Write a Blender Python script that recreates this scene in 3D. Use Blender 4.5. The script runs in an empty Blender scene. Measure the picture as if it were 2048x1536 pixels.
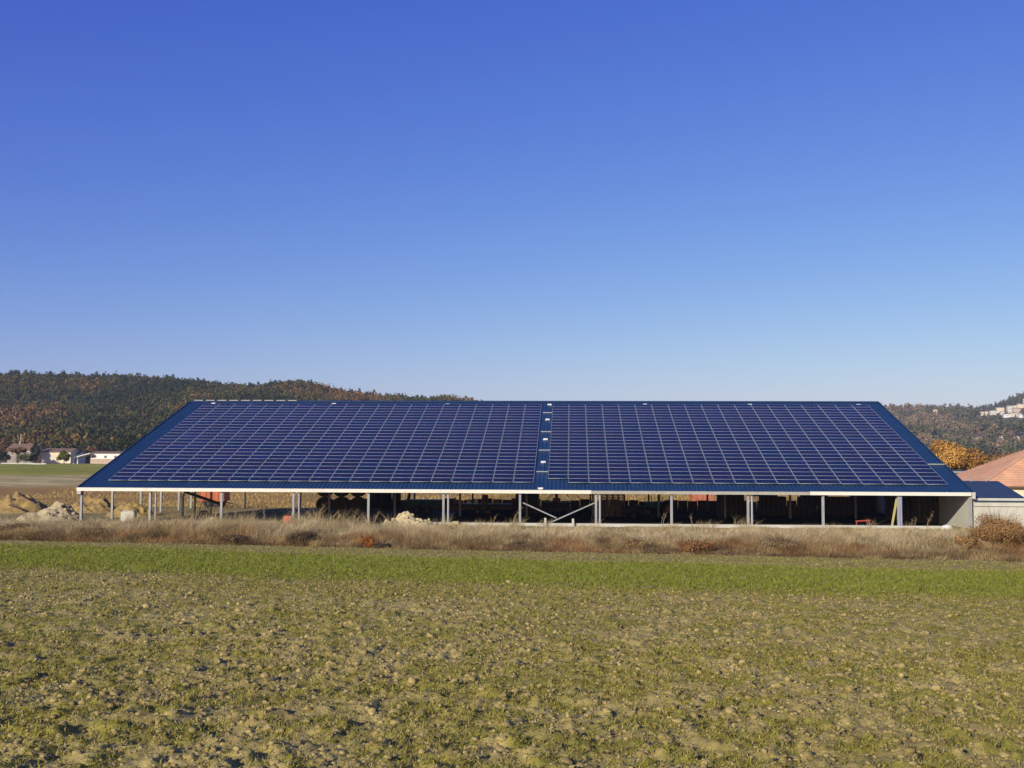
import bpy, math, random
import numpy as np
from mathutils import Matrix, Vector

random.seed(7)
RNG = np.random.default_rng(11)
sc = bpy.context.scene
COL = sc.collection
R = math.radians

# ------------------------------------------------------------------ camera
CAMZ = 5.37
YAW, PITCH, ROLL, FPX = 0.0532, 0.0646, 0.0040, 2249.0
cam_d = bpy.data.cameras.new("camera")
cam = bpy.data.objects.new("camera", cam_d)
COL.objects.link(cam)
cam_d.sensor_width = 36.0
cam_d.lens = FPX / 2048 * 36
cam_d.clip_start = 0.1
cam_d.clip_end = 30000
CM = (Matrix.Rotation(YAW, 3, 'Z') @ Matrix.Rotation(math.pi / 2 + PITCH, 3, 'X') @ Matrix.Rotation(ROLL, 3, 'Z'))
cam.matrix_world = Matrix.Translation((0, 0, CAMZ)) @ CM.to_4x4()
sc.camera = cam


def at(u, v, y):
    """point of the plane Y = y seen at photo pixel (u, v)"""
    d = CM @ Vector(((u - 1024) / FPX, -(v - 768) / FPX, -1))
    t = y / d.y
    return Vector((d.x * t, y, CAMZ + d.z * t))


# ------------------------------------------------------------------ noise
def _hash(ix, iy, seed):
    h = (ix.astype(np.int64) * 374761393 + iy.astype(np.int64) * 668265263 + seed * 974634777) & 0xFFFFFFFF
    h = ((h ^ (h >> 13)) * 1274126177) & 0xFFFFFFFF
    h = h ^ (h >> 16)
    return (h & 0xFFFF) / 65535.0


def vnoise(x, y, seed=0):
    ix, iy = np.floor(x), np.floor(y)
    fx, fy = x - ix, y - iy
    fx, fy = fx * fx * (3 - 2 * fx), fy * fy * (3 - 2 * fy)
    a, b = _hash(ix, iy, seed), _hash(ix + 1, iy, seed)
    c, d = _hash(ix, iy + 1, seed), _hash(ix + 1, iy + 1, seed)
    return (a * (1 - fx) + b * fx) * (1 - fy) + (c * (1 - fx) + d * fx) * fy


def fbm(x, y, seed=0, n=4):
    s, a, t = 0, 1.0, 0
    for i in range(n):
        s = s + a * vnoise(x * 2 ** i + 17 * i, y * 2 ** i - 9 * i, seed + i)
        t += a
        a *= 0.5
    return s / t


def sm(a, b, x):
    t = np.clip((x - a) / (b - a), 0, 1)
    return t * t * (3 - 2 * t)


# ------------------------------------------------------------------ terrain height
def edge_y(x):
    xs = np.clip(x, -45, 45)
    return 74.5 - 0.1 * xs + 0.5 * np.sin(x * 0.21) + 0.25 * np.sin(x * 0.83 + 1)


BACK_Y = [80, 86, 118, 126, 138, 150, 172, 200, 238, 353, 400, 500, 900, 12000]
BACK_Z = [-.12, -.12, -.12, -.5, -.95, -.8, -.15, .5, 1.0, 2.05, 2.4, 2.8, 3.0, 3.0]


def H(x, y):
    x = np.asarray(x, float)
    y = np.asarray(y, float)
    xs = np.clip(x, -45, 45)
    ye = edge_y(x)
    slope = .0615 + .00014 * xs
    field = 3.67 - slope * y
    ze = 3.67 - slope * ye
    t = np.clip((y - ye) / (86 - ye), 0, 1)
    bank = ze + (-.12 - ze) * t * t * (3 - 2 * t)
    back = np.interp(y, BACK_Y, BACK_Z)
    inshed = ((x > -38) & (x < 33) & (y > 88) & (y < 117))
    lump = (fbm(x / 5, y / 5, 3, 3) - .5) * .35 * sm(87, 92, y) * np.where(inshed, .08, 1.0)
    return np.where(y < ye, field, np.where(y < 86, bank, back + lump))


def D(x, y):
    """clods and crumbs of the sown field"""
    m = 1 - sm(0, 1.5, y - edge_y(x) + 1)
    d = .05 * (fbm(x / 1.1, y / 1.1, 21, 3) - .5)
    n = vnoise(x / .24, y / .24, 31)
    d = d + .055 * np.clip(n - .52, 0, 1) * 2
    n = vnoise(x / .11, y / .11, 32)
    d = d + .048 * np.clip(n - .42, 0, 1) * 2
    d = d + .028 * vnoise(x / .05, y / .05, 33)
    return d * m


def hz(x, y):
    return float(H(np.array([x]), np.array([y]))[0])


def band(x, y):
    """how strongly the crop has come up green (0..1)"""
    lo = np.interp(x, [-40, -18, 0, 13, 40], [40, 38, 31, 28.5, 27]) + 3 * (fbm(x / 3, y / 6, 41, 3) - .5)
    hi = np.interp(x, [-40, -30, 0, 22, 40], [66, 64, 52, 46, 44]) + 4 * (fbm(x / 3, y / 6, 42, 3) - .5)
    return sm(-3.5, 3, y - lo) * (1 - sm(0, 4, y - hi))


# ------------------------------------------------------------------ object helpers
ORG = {}


def tag(o, label=None, cat=None, group=None, kind=None):
    if label: o["label"] = label
    if cat: o["category"] = cat
    if group: o["group"] = group
    if kind: o["kind"] = kind
    return o


def thing(name, loc, label, cat, group=None, rz=0.0):
    o = bpy.data.objects.new(name, None)
    COL.objects.link(o)
    o.location = loc
    o.rotation_euler = (0, 0, rz)
    o.empty_display_size = .3
    ORG[o.name] = Vector(loc) if rz == 0 else Vector((0, 0, 0))
    return tag(o, label, cat, group)


def mesh_np(name, V, F, mats, parent=None, col=None, smooth=False, midx=None, org=None):
    """V (n,3), F list of (k, m) int arrays"""
    me = bpy.data.meshes.new(name)
    V = np.asarray(V, np.float32)
    if org is not None:
        V = V - np.array(org, np.float32)
    if not isinstance(F, (list, tuple)):
        F = [F]
    F = [f for f in F if len(f)]
    me.vertices.add(len(V))
    me.vertices.foreach_set("co", V.ravel())
    nl = sum(f.size for f in F)
    npol = sum(len(f) for f in F)
    me.loops.add(nl)
    me.polygons.add(npol)
    me.loops.foreach_set("vertex_index", np.concatenate([f.ravel() for f in F]).astype(np.int32))
    tot = np.concatenate([np.full(len(f), f.shape[1], np.int32) for f in F])
    st = np.concatenate([[0], np.cumsum(tot)[:-1]]).astype(np.int32)
    me.polygons.foreach_set("loop_start", st)
    me.polygons.foreach_set("loop_total", tot)
    if midx is not None:
        me.polygons.foreach_set("material_index", np.asarray(midx, np.int32))
    for m in (mats if isinstance(mats, (list, tuple)) else [mats]):
        me.materials.append(m)
    if col is not None:
        c = np.ones((len(V), 4), np.float32)
        c[:, :3] = np.clip(col, 0, 1)
        a = me.attributes.new("Col", 'FLOAT_COLOR', 'POINT')
        a.data.foreach_set("color", c.ravel())
    me.update(calc_edges=True)
    me.validate()
    if smooth:
        me.polygons.foreach_set("use_smooth", np.ones(len(me.polygons), bool))
    o = bpy.data.objects.new(name, me)
    COL.objects.link(o)
    if parent is not None:
        o.parent = parent
    return o


class MB:
    def __init__(s):
        s.v, s.f, s.m = [], [], []
        s.cur = 0

    def poly(s, pts):
        b = len(s.v)
        s.v += [tuple(p) for p in pts]
        s.f.append(tuple(range(b, b + len(pts))))
        s.m.append(s.cur)
        return s

    def hexa(s, p):
        """8 corners: bottom ring 0-3, top ring 4-7"""
        b = len(s.v)
        s.v += [tuple(q) for q in p]
        for f in ((3, 2, 1, 0), (4, 5, 6, 7), (0, 1, 5, 4), (1, 2, 6, 5), (2, 3, 7, 6), (3, 0, 4, 7)):
            s.f.append(tuple(b + i for i in f))
            s.m.append(s.cur)
        return s

    def box(s, x0, x1, y0, y1, z0, z1):
        return s.hexa([(x0, y0, z0), (x1, y0, z0), (x1, y1, z0), (x0, y1, z0),
                       (x0, y0, z1), (x1, y0, z1), (x1, y1, z1), (x0, y1, z1)])

    def cbox(s, x, y, z, sx, sy, sz, rz=0.0):
        c, n = math.cos(rz), math.sin(rz)
        P = []
        for k in (0, 1):
            for (a, b) in ((-1, -1), (1, -1), (1, 1), (-1, 1)):
                dx, dy = a * sx / 2, b * sy / 2
                P.append((x + dx * c - dy * n, y + dx * n + dy * c, z + k * sz))
        return s.hexa(P)

    def bar(s, p, q, w, h, up=(0, 0, 1)):
        p, q, up = Vector(p), Vector(q), Vector(up)
        d = (q - p).normalized()
        a = d.cross(up)
        if a.length < 1e-4: a = d.cross(Vector((0, 1, 0)))
        a.normalize()
        b = a.cross(d).normalized()
        a, b = a * w / 2, b * h / 2
        return s.hexa([p - a - b, p + a - b, p + a + b, p - a + b, q - a - b, q + a - b, q + a + b, q - a + b])

    def tube(s, p, q, r0, r1=None, n=12, caps=True):
        r1 = r0 if r1 is None else r1
        p, q = Vector(p), Vector(q)
        d = (q - p).normalized()
        a = d.cross(Vector((0, 0, 1)))
        if a.length < 1e-3: a = d.cross(Vector((0, 1, 0)))
        a.normalize()
        b = d.cross(a)
        k = len(s.v)
        for c, r in ((p, r0), (q, r1)):
            for i in range(n):
                t = 2 * math.pi * i / n
                s.v.append(tuple(c + a * (r * math.cos(t)) + b * (r * math.sin(t))))
        for i in range(n):
            j = (i + 1) % n
            s.f.append((k + i, k + j, k + n + j, k + n + i)); s.m.append(s.cur)
        if caps:
            s.f.append(tuple(k + i for i in range(n - 1, -1, -1))); s.m.append(s.cur)
            s.f.append(tuple(k + n + i for i in range(n))); s.m.append(s.cur)
        return s

    def path(s, pts, r, n=8):
        for a, b in zip(pts, pts[1:]): s.tube(a, b, r, r, n)
        return s

    def wheel(s, c, axis, r, w, n=20):
        c, axis = Vector(c), Vector(axis).normalized()
        return s.tube(c - axis * w / 2, c + axis * w / 2, r, r, n)

    def build(s, name, mats, parent=None, smooth=False, bevel=0.0, label=None):
        o = parent
        off = Vector((0, 0, 0))
        while o is not None and o.parent is not None: o = o.parent
        if o is not None: off = ORG.get(o.name, off)
        me = bpy.data.meshes.new(name)
        me.from_pydata([(x - off.x, y - off.y, z - off.z) for x, y, z in s.v], [], s.f)
        for m in (mats if isinstance(mats, (list, tuple)) else [mats]): me.materials.append(m)
        me.polygons.foreach_set("material_index", s.m)
        if smooth: me.polygons.foreach_set("use_smooth", [len(f) <= 4 for f in s.f])
        me.update()
        ob = bpy.data.objects.new(name, me)
        COL.objects.link(ob)
        if parent is not None: ob.parent = parent
        if bevel:
            b = ob.modifiers.new("bevel", 'BEVEL'); b.width = bevel; b.segments = 1; b.limit_method = 'ANGLE'
        if label: ob["label"] = label
        return ob


def copy_tree(o, parent=None, name=None):
    c = o.copy()
    COL.objects.link(c)
    if parent is not None: c.parent = parent
    for ch in list(o.children): copy_tree(ch, c)
    return c


# ------------------------------------------------------------------ materials
def new_mat(name):
    m = bpy.data.materials.new(name)
    m.use_nodes = True
    n = m.node_tree
    return m, n, n.nodes["Principled BSDF"]


def mat(name, c, rough=.75, var=.25, scale=3.0, metal=0.0, bump=0.0, bscale=30.0, spec=.3, stain=0.0, stretch=(1, 1, 1), c2=None):
    m, t, b = new_mat(name)
    N, L = t.nodes, t.links
    geo = N.new("ShaderNodeNewGeometry")
    mp = N.new("ShaderNodeMapping")
    mp.inputs["Scale"].default_value = stretch
    L.new(geo.outputs["Position"], mp.inputs["Vector"])
    no = N.new("ShaderNodeTexNoise")
    no.inputs["Scale"].default_value = scale
    no.inputs["Detail"].default_value = 8
    no.inputs["Roughness"].default_value = .65
    L.new(mp.outputs[0], no.inputs["Vector"])
    rp = N.new("ShaderNodeValToRGB")
    rp.color_ramp.elements[0].position = .3
    rp.color_ramp.elements[1].position = .7
    if c2 is None:
        lo = [x * (1 - var) for x in c]; hi = [min(1, x * (1 + var)) for x in c]
    else:
        lo, hi = c, c2
    rp.color_ramp.elements[0].color = (*lo, 1)
    rp.color_ramp.elements[1].color = (*hi, 1)
    L.new(no.outputs["Fac"], rp.inputs["Fac"])
    out = rp.outputs["Color"]
    if stain:
        n2 = N.new("ShaderNodeTexNoise")
        n2.inputs["Scale"].default_value = scale * .35
        n2.inputs["Detail"].default_value = 10
        n2.inputs["Roughness"].default_value = .7
        L.new(mp.outputs[0], n2.inputs["Vector"])
        r2 = N.new("ShaderNodeValToRGB")
        r2.color_ramp.elements[0].position = .5
        r2.color_ramp.elements[1].position = .75
        r2.color_ramp.elements[0].color = (1, 1, 1, 1)
        k = 1 - stain
        r2.color_ramp.elements[1].color = (k, k * .97, k * .9, 1)
        L.new(n2.outputs["Fac"], r2.inputs["Fac"])
        mx = N.new("ShaderNodeMix"); mx.data_type = 'RGBA'; mx.blend_type = 'MULTIPLY'
        mx.inputs[0].default_value = 1
        L.new(out, mx.inputs[6]); L.new(r2.outputs["Color"], mx.inputs[7])
        out = mx.outputs[2]
    L.new(out, b.inputs["Base Color"])
    b.inputs["Roughness"].default_value = rough
    b.inputs["Metallic"].default_value = metal
    b.inputs["Specular IOR Level"].default_value = spec
    if bump:
        n3 = N.new("ShaderNodeTexNoise")
        n3.inputs["Scale"].default_value = bscale
        n3.inputs["Detail"].default_value = 6
        L.new(geo.outputs["Position"], n3.inputs["Vector"])
        bp = N.new("ShaderNodeBump")
        bp.inputs["Strength"].default_value = bump
        bp.inputs["Distance"].default_value = .05
        L.new(n3.outputs["Fac"], bp.inputs["Height"])
        L.new(bp.outputs[0], b.inputs["Normal"])
    return m


def col_mat(name, rough=.9, spec=.15, var=.35, scale=4.0, transl=0.0, bump=0.0, bscale=20.0):
    """base colour from the mesh's own Col attribute, broken up by noise"""
    m, t, b = new_mat(name)
    N, L = t.nodes, t.links
    at_ = N.new("ShaderNodeAttribute"); at_.attribute_name = "Col"
    geo = N.new("ShaderNodeNewGeometry")
    no = N.new("ShaderNodeTexNoise")
    no.inputs["Scale"].default_value = scale
    no.inputs["Detail"].default_value = 8
    no.inputs["Roughness"].default_value = .7
    L.new(geo.outputs["Position"], no.inputs["Vector"])
    rp = N.new("ShaderNodeValToRGB")
    rp.color_ramp.elements[0].position = .3
    rp.color_ramp.elements[1].position = .7
    rp.color_ramp.elements[0].color = (1 - var, 1 - var, 1 - var, 1)
    rp.color_ramp.elements[1].color = (1 + var, 1 + var, 1 + var, 1)
    L.new(no.outputs["Fac"], rp.inputs["Fac"])
    mx = N.new("ShaderNodeMix"); mx.data_type = 'RGBA'; mx.blend_type = 'MULTIPLY'
    mx.inputs[0].default_value = 1
    L.new(at_.outputs["Color"], mx.inputs[6]); L.new(rp.outputs["Color"], mx.inputs[7])
    L.new(mx.outputs[2], b.inputs["Base Color"])
    b.inputs["Roughness"].default_value = rough
    b.inputs["Specular IOR Level"].default_value = spec
    if transl:
        tr = N.new("ShaderNodeBsdfTranslucent")
        L.new(mx.outputs[2], tr.inputs["Color"])
        ms = N.new("ShaderNodeMixShader"); ms.inputs[0].default_value = transl
        out = N["Material Output"]
        L.new(b.outputs[0], ms.inputs[1]); L.new(tr.outputs[0], ms.inputs[2])
        L.new(ms.outputs[0], out.inputs["Surface"])
    if bump:
        n3 = N.new("ShaderNodeTexNoise")
        n3.inputs["Scale"].default_value = bscale
        n3.inputs["Detail"].default_value = 8
        n3.inputs["Roughness"].default_value = .7
        L.new(geo.outputs["Position"], n3.inputs["Vector"])
        bp = N.new("ShaderNodeBump"); bp.inputs["Strength"].default_value = bump; bp.inputs["Distance"].default_value = .04
        L.new(n3.outputs["Fac"], bp.inputs["Height"]); L.new(bp.outputs[0], b.inputs["Normal"])
    return m


M_ground = col_mat("soil_and_turf", rough=.95, spec=.1, var=.32, scale=9, bump=.6, bscale=26)
M_clod = col_mat("dry_clod", rough=.95, spec=.08, var=.25, scale=30, bump=.5, bscale=60)
M_grass = col_mat("grass_blade", rough=.7, spec=.2, var=.2, scale=1.5, transl=.25)
M_straw = col_mat("dead_grass_blade", rough=.8, spec=.2, var=.25, scale=1.2, transl=.2)
M_leaf = col_mat("leaf", rough=.75, spec=.2, var=.25, scale=.8, transl=.2)
M_hill = col_mat("hill_soil", rough=.95, spec=.05, var=.3, scale=.08)
M_wood_leaf = col_mat("far_leaf", rough=.85, spec=.1, var=.3, scale=.25, transl=.12)
M_bark = mat("bark", (.10, .075, .05), .9, .35, 6, bump=.4)

M_roof = mat("blue_coated_steel", (.012, .042, .090), .42, .14, .7, metal=.0, spec=.4, stain=.12)
M_roof2 = mat("faded_blue_sheet", (.036, .060, .105), .6, .2, 1.5, stain=.2)
M_frame = mat("anodised_aluminium", (.29, .325, .335), .5, .10, 4, metal=.15)
M_galv = mat("galvanised_steel", (.30, .31, .295), .55, .18, 3, metal=.1, stain=.25, stretch=(1, 1, .3))
M_white_gut = mat("white_lacquered_gutter", (.80, .78, .66), .45, .06, 1.5, stain=.10)
M_grey_gut = mat("grey_gutter", (.40, .39, .33), .6, .10, 1.5, stain=.12)
M_conc = mat("concrete", (.52, .50, .42), .9, .14, .9, bump=.25, bscale=25, stain=.22)
M_conc_w = mat("concrete_wall_panel", (.53, .515, .415), .9, .10, .7, bump=.2, bscale=20, stain=.22, stretch=(1, 1, .6))
M_floor = mat("shade_dark_floor", (.030, .026, .020), 1.0, .4, .5, bump=.4, bscale=12, spec=0.0)  # near-black colour carries the deep shade inside the shed
M_white = mat("white_paint", (.78, .77, .70), .5, .08, 2, stain=.15)
M_orange = mat("orange_paint", (.46, .12, .045), .6, .15, 2, stain=.4)
M_red = mat("red_paint", (.36, .065, .04), .5, .2, 3, stain=.3)
M_rust = mat("rusty_steel", (.13, .075, .045), .8, .4, 4)
M_dark = mat("dark_steel", (.035, .037, .04), .6, .3, 3)
M_green = mat("green_paint", (.03, .10, .06), .5, .2, 3, stain=.3)
M_bluep = mat("blue_paint", (.04, .07, .22), .5, .2, 3, stain=.3)
M_tyre = mat("tyre_rubber", (.018, .018, .02), .85, .3, 6)
M_straw_bale = mat("straw_bale", (.06, .045, .024), .95, .35, 9, bump=.6, bscale=40)
M_timber = mat("weathered_timber", (.24, .17, .10), .9, .3, 3, stretch=(1, 6, 6))
M_yellow_board = mat("yellow_board", (.42, .37, .14), .7, .15, 3)
M_pvc = mat("grey_pvc", (.34, .34, .34), .5, .08, 3)
M_lilac = mat("lilac_pvc", (.27, .27, .40), .5, .08, 3)
M_glass_dark = mat("dark_glass", (.02, .025, .03), .12, .1, 1, spec=.5)
M_stone = mat("limestone", (.48, .40, .21), .92, .25, 3, bump=.5, bscale=18)
M_ochre = mat("ochre_earth", (.19, .13, .045), .95, .3, 1.6, bump=1.0, bscale=7, c2=(.41, .285, .10))
M_rubble = mat("pale_rubble", (.40, .33, .19), .95, .28, 1.6, bump=.7, bscale=10)
M_cream = mat("cream_render", (.80, .68, .47), .9, .10, .5, stain=.2)
M_greywall = mat("grey_stone_wall", (.30, .26, .21), .95, .25, 1.2, stain=.2)
M_pinkwall = mat("pink_block_wall", (.50, .38, .28), .9, .12, .8)
M_tile_old = mat("old_clay_tile", (.22, .14, .09), .9, .3, .8)
M_tile = mat("clay_tile", (.72, .42, .235), .85, .16, .9, stain=.15)
M_shutter = mat("shutter", (.16, .15, .13), .8, .2, 2)


def panel_glass():
    m, t, b = new_mat("solar_cell_glass")
    N, L = t.nodes, t.links
    at_ = N.new("ShaderNodeAttribute"); at_.attribute_name = "Col"
    oi = N.new("ShaderNodeObjectInfo")
    ad = N.new("ShaderNodeMath"); ad.operation = 'ADD'
    fr = N.new("ShaderNodeMath"); fr.operation = 'FRACT'
    sp = N.new("ShaderNodeSeparateColor")
    L.new(at_.outputs["Color"], sp.inputs[0])
    L.new(sp.outputs[0], ad.inputs[0]); L.new(oi.outputs["Random"], ad.inputs[1]); L.new(ad.outputs[0], fr.inputs[0])
    rp = N.new("ShaderNodeValToRGB")
    cr = rp.color_ramp
    cr.elements[0].position = 0; cr.elements[0].color = (.006, .010, .024, 1)
    cr.elements[1].position = 1; cr.elements[1].color = (.009, .014, .052, 1)
    e = cr.elements.new(.25); e.color = (.006, .014, .034, 1)
    e = cr.elements.new(.5); e.color = (.016, .011, .032, 1)
    e = cr.elements.new(.75); e.color = (.010, .010, .015, 1)
    L.new(fr.outputs[0], rp.inputs["Fac"])
    geo = N.new("ShaderNodeNewGeometry")
    vo = N.new("ShaderNodeTexVoronoi"); vo.inputs["Scale"].default_value = 9
    L.new(geo.outputs["Position"], vo.inputs["Vector"])
    mr = N.new("ShaderNodeMapRange"); mr.inputs[3].default_value = .7; mr.inputs[4].default_value = 1.3
    s2 = N.new("ShaderNodeSeparateColor")
    L.new(vo.outputs["Color"], s2.inputs[0]); L.new(s2.outputs[0], mr.inputs[0])
    mx = N.new("ShaderNodeMix"); mx.data_type = 'RGBA'; mx.blend_type = 'MULTIPLY'; mx.inputs[0].default_value = 1
    cb = N.new("ShaderNodeCombineColor")
    for i in range(3): L.new(mr.outputs[0], cb.inputs[i])
    L.new(rp.outputs["Color"], mx.inputs[6]); L.new(cb.outputs[0], mx.inputs[7])
    L.new(mx.outputs[2], b.inputs["Base Color"])
    b.inputs["Roughness"].default_value = .16
    b.inputs["Specular IOR Level"].default_value = .17
    return m


M_cell = panel_glass()

# ------------------------------------------------------------------ sky and sun
SUN_AZ, SUN_EL = 32.0, 20.5           # degrees left of straight behind the camera, height
w = bpy.data.worlds.new("World")
sc.world = w
w.use_nodes = True
N, L = w.node_tree.nodes, w.node_tree.links
bg = N["Background"]
sky = N.new("ShaderNodeTexSky")
sky.sky_type = 'NISHITA'
sky.sun_disc = False
sky.sun_elevation = R(SUN_EL)
sky.sun_rotation = R(180 + SUN_AZ)
sky.altitude = 300
sky.air_density = 1.0
sky.dust_density = 0.4
sky.ozone_density = 3.5
SKY_K = .13
# deepen the clear winter blue: per-channel gamma on the sky radiance
sep = N.new("ShaderNodeSeparateColor"); com = N.new("ShaderNodeCombineColor")
L.new(sky.outputs[0], sep.inputs[0])
for i, (gam, gain) in enumerate(((1.55, 1.03), (1.36, .755), (.54, .84))):
    m1 = N.new("ShaderNodeMath"); m1.operation = 'MULTIPLY'; m1.inputs[1].default_value = SKY_K
    m2 = N.new("ShaderNodeMath"); m2.operation = 'POWER'; m2.inputs[1].default_value = gam
    m3 = N.new("ShaderNodeMath"); m3.operation = 'MULTIPLY'; m3.inputs[1].default_value = gain / .12
    L.new(sep.outputs[i], m1.inputs[0]); L.new(m1.outputs[0], m2.inputs[0]); L.new(m2.outputs[0], m3.inputs[0]); L.new(m3.outputs[0], com.inputs[i])
L.new(com.outputs[0], bg.inputs["Color"])
bg.inputs["Strength"].default_value = .12

az, el = R(SUN_AZ), R(SUN_EL)
S = Vector((-math.sin(az) * math.cos(el), -math.cos(az) * math.cos(el), math.sin(el)))
sun_d = bpy.data.lights.new("sun", 'SUN')
sun_d.energy = 4.9
sun_d.angle = R(.5)
sun_d.color = (1.0, .92, .79)
sun = bpy.data.objects.new("sun", sun_d)
COL.objects.link(sun)
sun.rotation_euler = S.to_track_quat('Z', 'Y').to_euler()
sun.location = S * 200

sc.view_settings.view_transform = 'Standard'
sc.view_settings.look = 'None'
sc.view_settings.exposure = 0.0
sc.view_settings.gamma = 1.0
sc.cycles.use_denoising = True
sc.cycles.max_bounces = 5
sc.cycles.diffuse_bounces = 2
sc.cycles.volume_bounces = 0


# ------------------------------------------------------------------ ground sheet
def lerp(a, b, t):
    return a + (b - a) * t[..., None]


def C(*c): return np.array(c, float)


def ground_colour(x, y):
    ye = edge_y(x)
    soil = lerp(C(.35, .265, .085), C(.56, .44, .160), fbm(x / 1.7, y / 1.7, 51, 4))
    green = lerp(C(.22, .21, .026), C(.32, .29, .046), fbm(x / .8, y / .8, 52, 3))
    cov = sm(.40, .56, fbm(x / .3, y / .42, 53, 4) * .75 + .25 * fbm(x / 2.2, y / 3, 49, 2)) * .66 + .12
    gb = band(x, y)
    cov = np.clip(cov * (1 - gb) + gb * .92, 0, 1)
    near_edge = sm(-6, -1, y - ye)
    c = lerp(soil, green, cov)
    straw = lerp(C(.24, .17, .08), C(.34, .25, .13), fbm(x / .6, y / .6, 54, 3))
    c = lerp(c, straw, near_edge * .35)
    c = lerp(c, straw * .75, sm(-.4, .6, y - ye))
    yard = lerp(C(.27, .19, .075), C(.40, .30, .13), fbm(x / 4, y / 4, 55, 4))
    yg = sm(.45, .62, fbm(x / 3, y / 3, 56, 4))
    yard = lerp(yard, C(.17, .17, .05), yg * .45)
    c = lerp(c, yard, sm(83.5, 86.5, y + 2 * (fbm(x / 2, y / 2, 57, 2) - .5)))
    ochre = lerp(C(.30, .175, .05), C(.44, .27, .08), fbm(x / 9, y / 9, 58, 3))
    c = lerp(c, ochre, sm(120, 130, y))
    grey = lerp(C(.36, .275, .10), C(.60, .48, .20), sm(.3, .7, fbm(x / 9, y / 2.5, 59, 5)))
    c = lerp(c, grey, sm(175, 186, y + 10 * (fbm(x / 20, y / 20, 60, 2) - .5)))
    fg = lerp(C(.22, .235, .025), C(.36, .33, .05), sm(.3, .7, fbm(x / 14, y / 6, 61, 5)))
    c = lerp(c, fg, sm(236, 242, y))
    tan = lerp(C(.20, .17, .09), C(.33, .26, .15), fbm(x / 20, y / 20, 62, 4))
    c = lerp(c, tan, sm(368, 392, y))
    ol = lerp(C(.12, .11, .05), C(.22, .18, .09), fbm(x / 60, y / 60, 63, 4))
    c = lerp(c, ol, sm(420, 480, y))
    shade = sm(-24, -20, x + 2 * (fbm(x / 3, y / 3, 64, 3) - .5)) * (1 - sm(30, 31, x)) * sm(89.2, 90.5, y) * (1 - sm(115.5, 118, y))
    shade_col = lerp(C(.03, .025, .018), C(.07, .055, .035), fbm(x / 1.5, y / 1.5, 65, 4))  # ground colour darkened under the roof to stand in for shade
    return lerp(c, shade_col, shade)


ys = np.concatenate([np.linspace(-60, 5.6, 22), 6 * 1.006 ** np.arange(0, 430)])
ys = ys[ys < 78]
ys = np.concatenate([ys, np.arange(78, 130, .5), 130 * 1.02 ** np.arange(0, 70), 520 * 1.07 ** np.arange(0, 35)])
NC = 860
tt = np.linspace(-1, 1, NC)
ss = tt * (.45 + .55 * tt * tt)


def Wd(y):
    return np.where(y < 0, 6 - .9 * y, np.where(y < 76, 6 + .62 * y, 53 + (y - 76) * 1.3))


GX = ss[None, :] * Wd(ys)[:, None]
GY = np.repeat(ys[:, None], NC, 1)
gz = H(GX, GY) + D(GX, GY)
V = np.stack([GX, GY, gz], -1).reshape(-1, 3)
nr = len(ys)
idx = np.arange(nr * NC).reshape(nr, NC)
F = np.stack([idx[:-1, :-1], idx[:-1, 1:], idx[1:, 1:], idx[1:, :-1]], -1).reshape(-1, 4)
gcol = ground_colour(V[:, 0], V[:, 1])
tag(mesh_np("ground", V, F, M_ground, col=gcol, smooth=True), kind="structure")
del V, F, gcol, GX, GY, gz

# ------------------------------------------------------------------ clods
def icosphere(sub):
    p = (1 + 5 ** .5) / 2
    v = [(-1, p, 0), (1, p, 0), (-1, -p, 0), (1, -p, 0), (0, -1, p), (0, 1, p), (0, -1, -p), (0, 1, -p), (p, 0, -1), (p, 0, 1), (-p, 0, -1), (-p, 0, 1)]
    f = [(0, 11, 5), (0, 5, 1), (0, 1, 7), (0, 7, 10), (0, 10, 11), (1, 5, 9), (5, 11, 4), (11, 10, 2), (10, 7, 6), (7, 1, 8),
         (3, 9, 4), (3, 4, 2), (3, 2, 6), (3, 6, 8), (3, 8, 9), (4, 9, 5), (2, 4, 11), (6, 2, 10), (8, 6, 7), (9, 8, 1)]
    v = [Vector(a).normalized() for a in v]
    for _ in range(sub):
        c, nf = {}, []

        def mid(a, b):
            k = (min(a, b), max(a, b))
            if k not in c:
                c[k] = len(v); v.append(((v[a] + v[b]) / 2).normalized())
            return c[k]
        for a, b, d in f:
            x, y, z = mid(a, b), mid(b, d), mid(d, a)
            nf += [(a, x, z), (b, y, x), (d, z, y), (x, y, z)]
        f = nf
    return np.array([tuple(a) for a in v]), np.array(f)


def lump_proto(sub, amp, seed):
    v, f = icosphere(sub)
    r = np.random.default_rng(seed)
    n = np.zeros(len(v))
    for k in range(7):
        d = r.normal(size=3); d /= np.linalg.norm(d)
        n += np.sin(v @ d * r.uniform(2, 6) + r.uniform(0, 6)) * r.uniform(.3, 1)
    n = n / 3 + r.uniform(-.5, .5, len(v)) * .95
    return v * (1 + amp * n)[:, None], f


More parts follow.
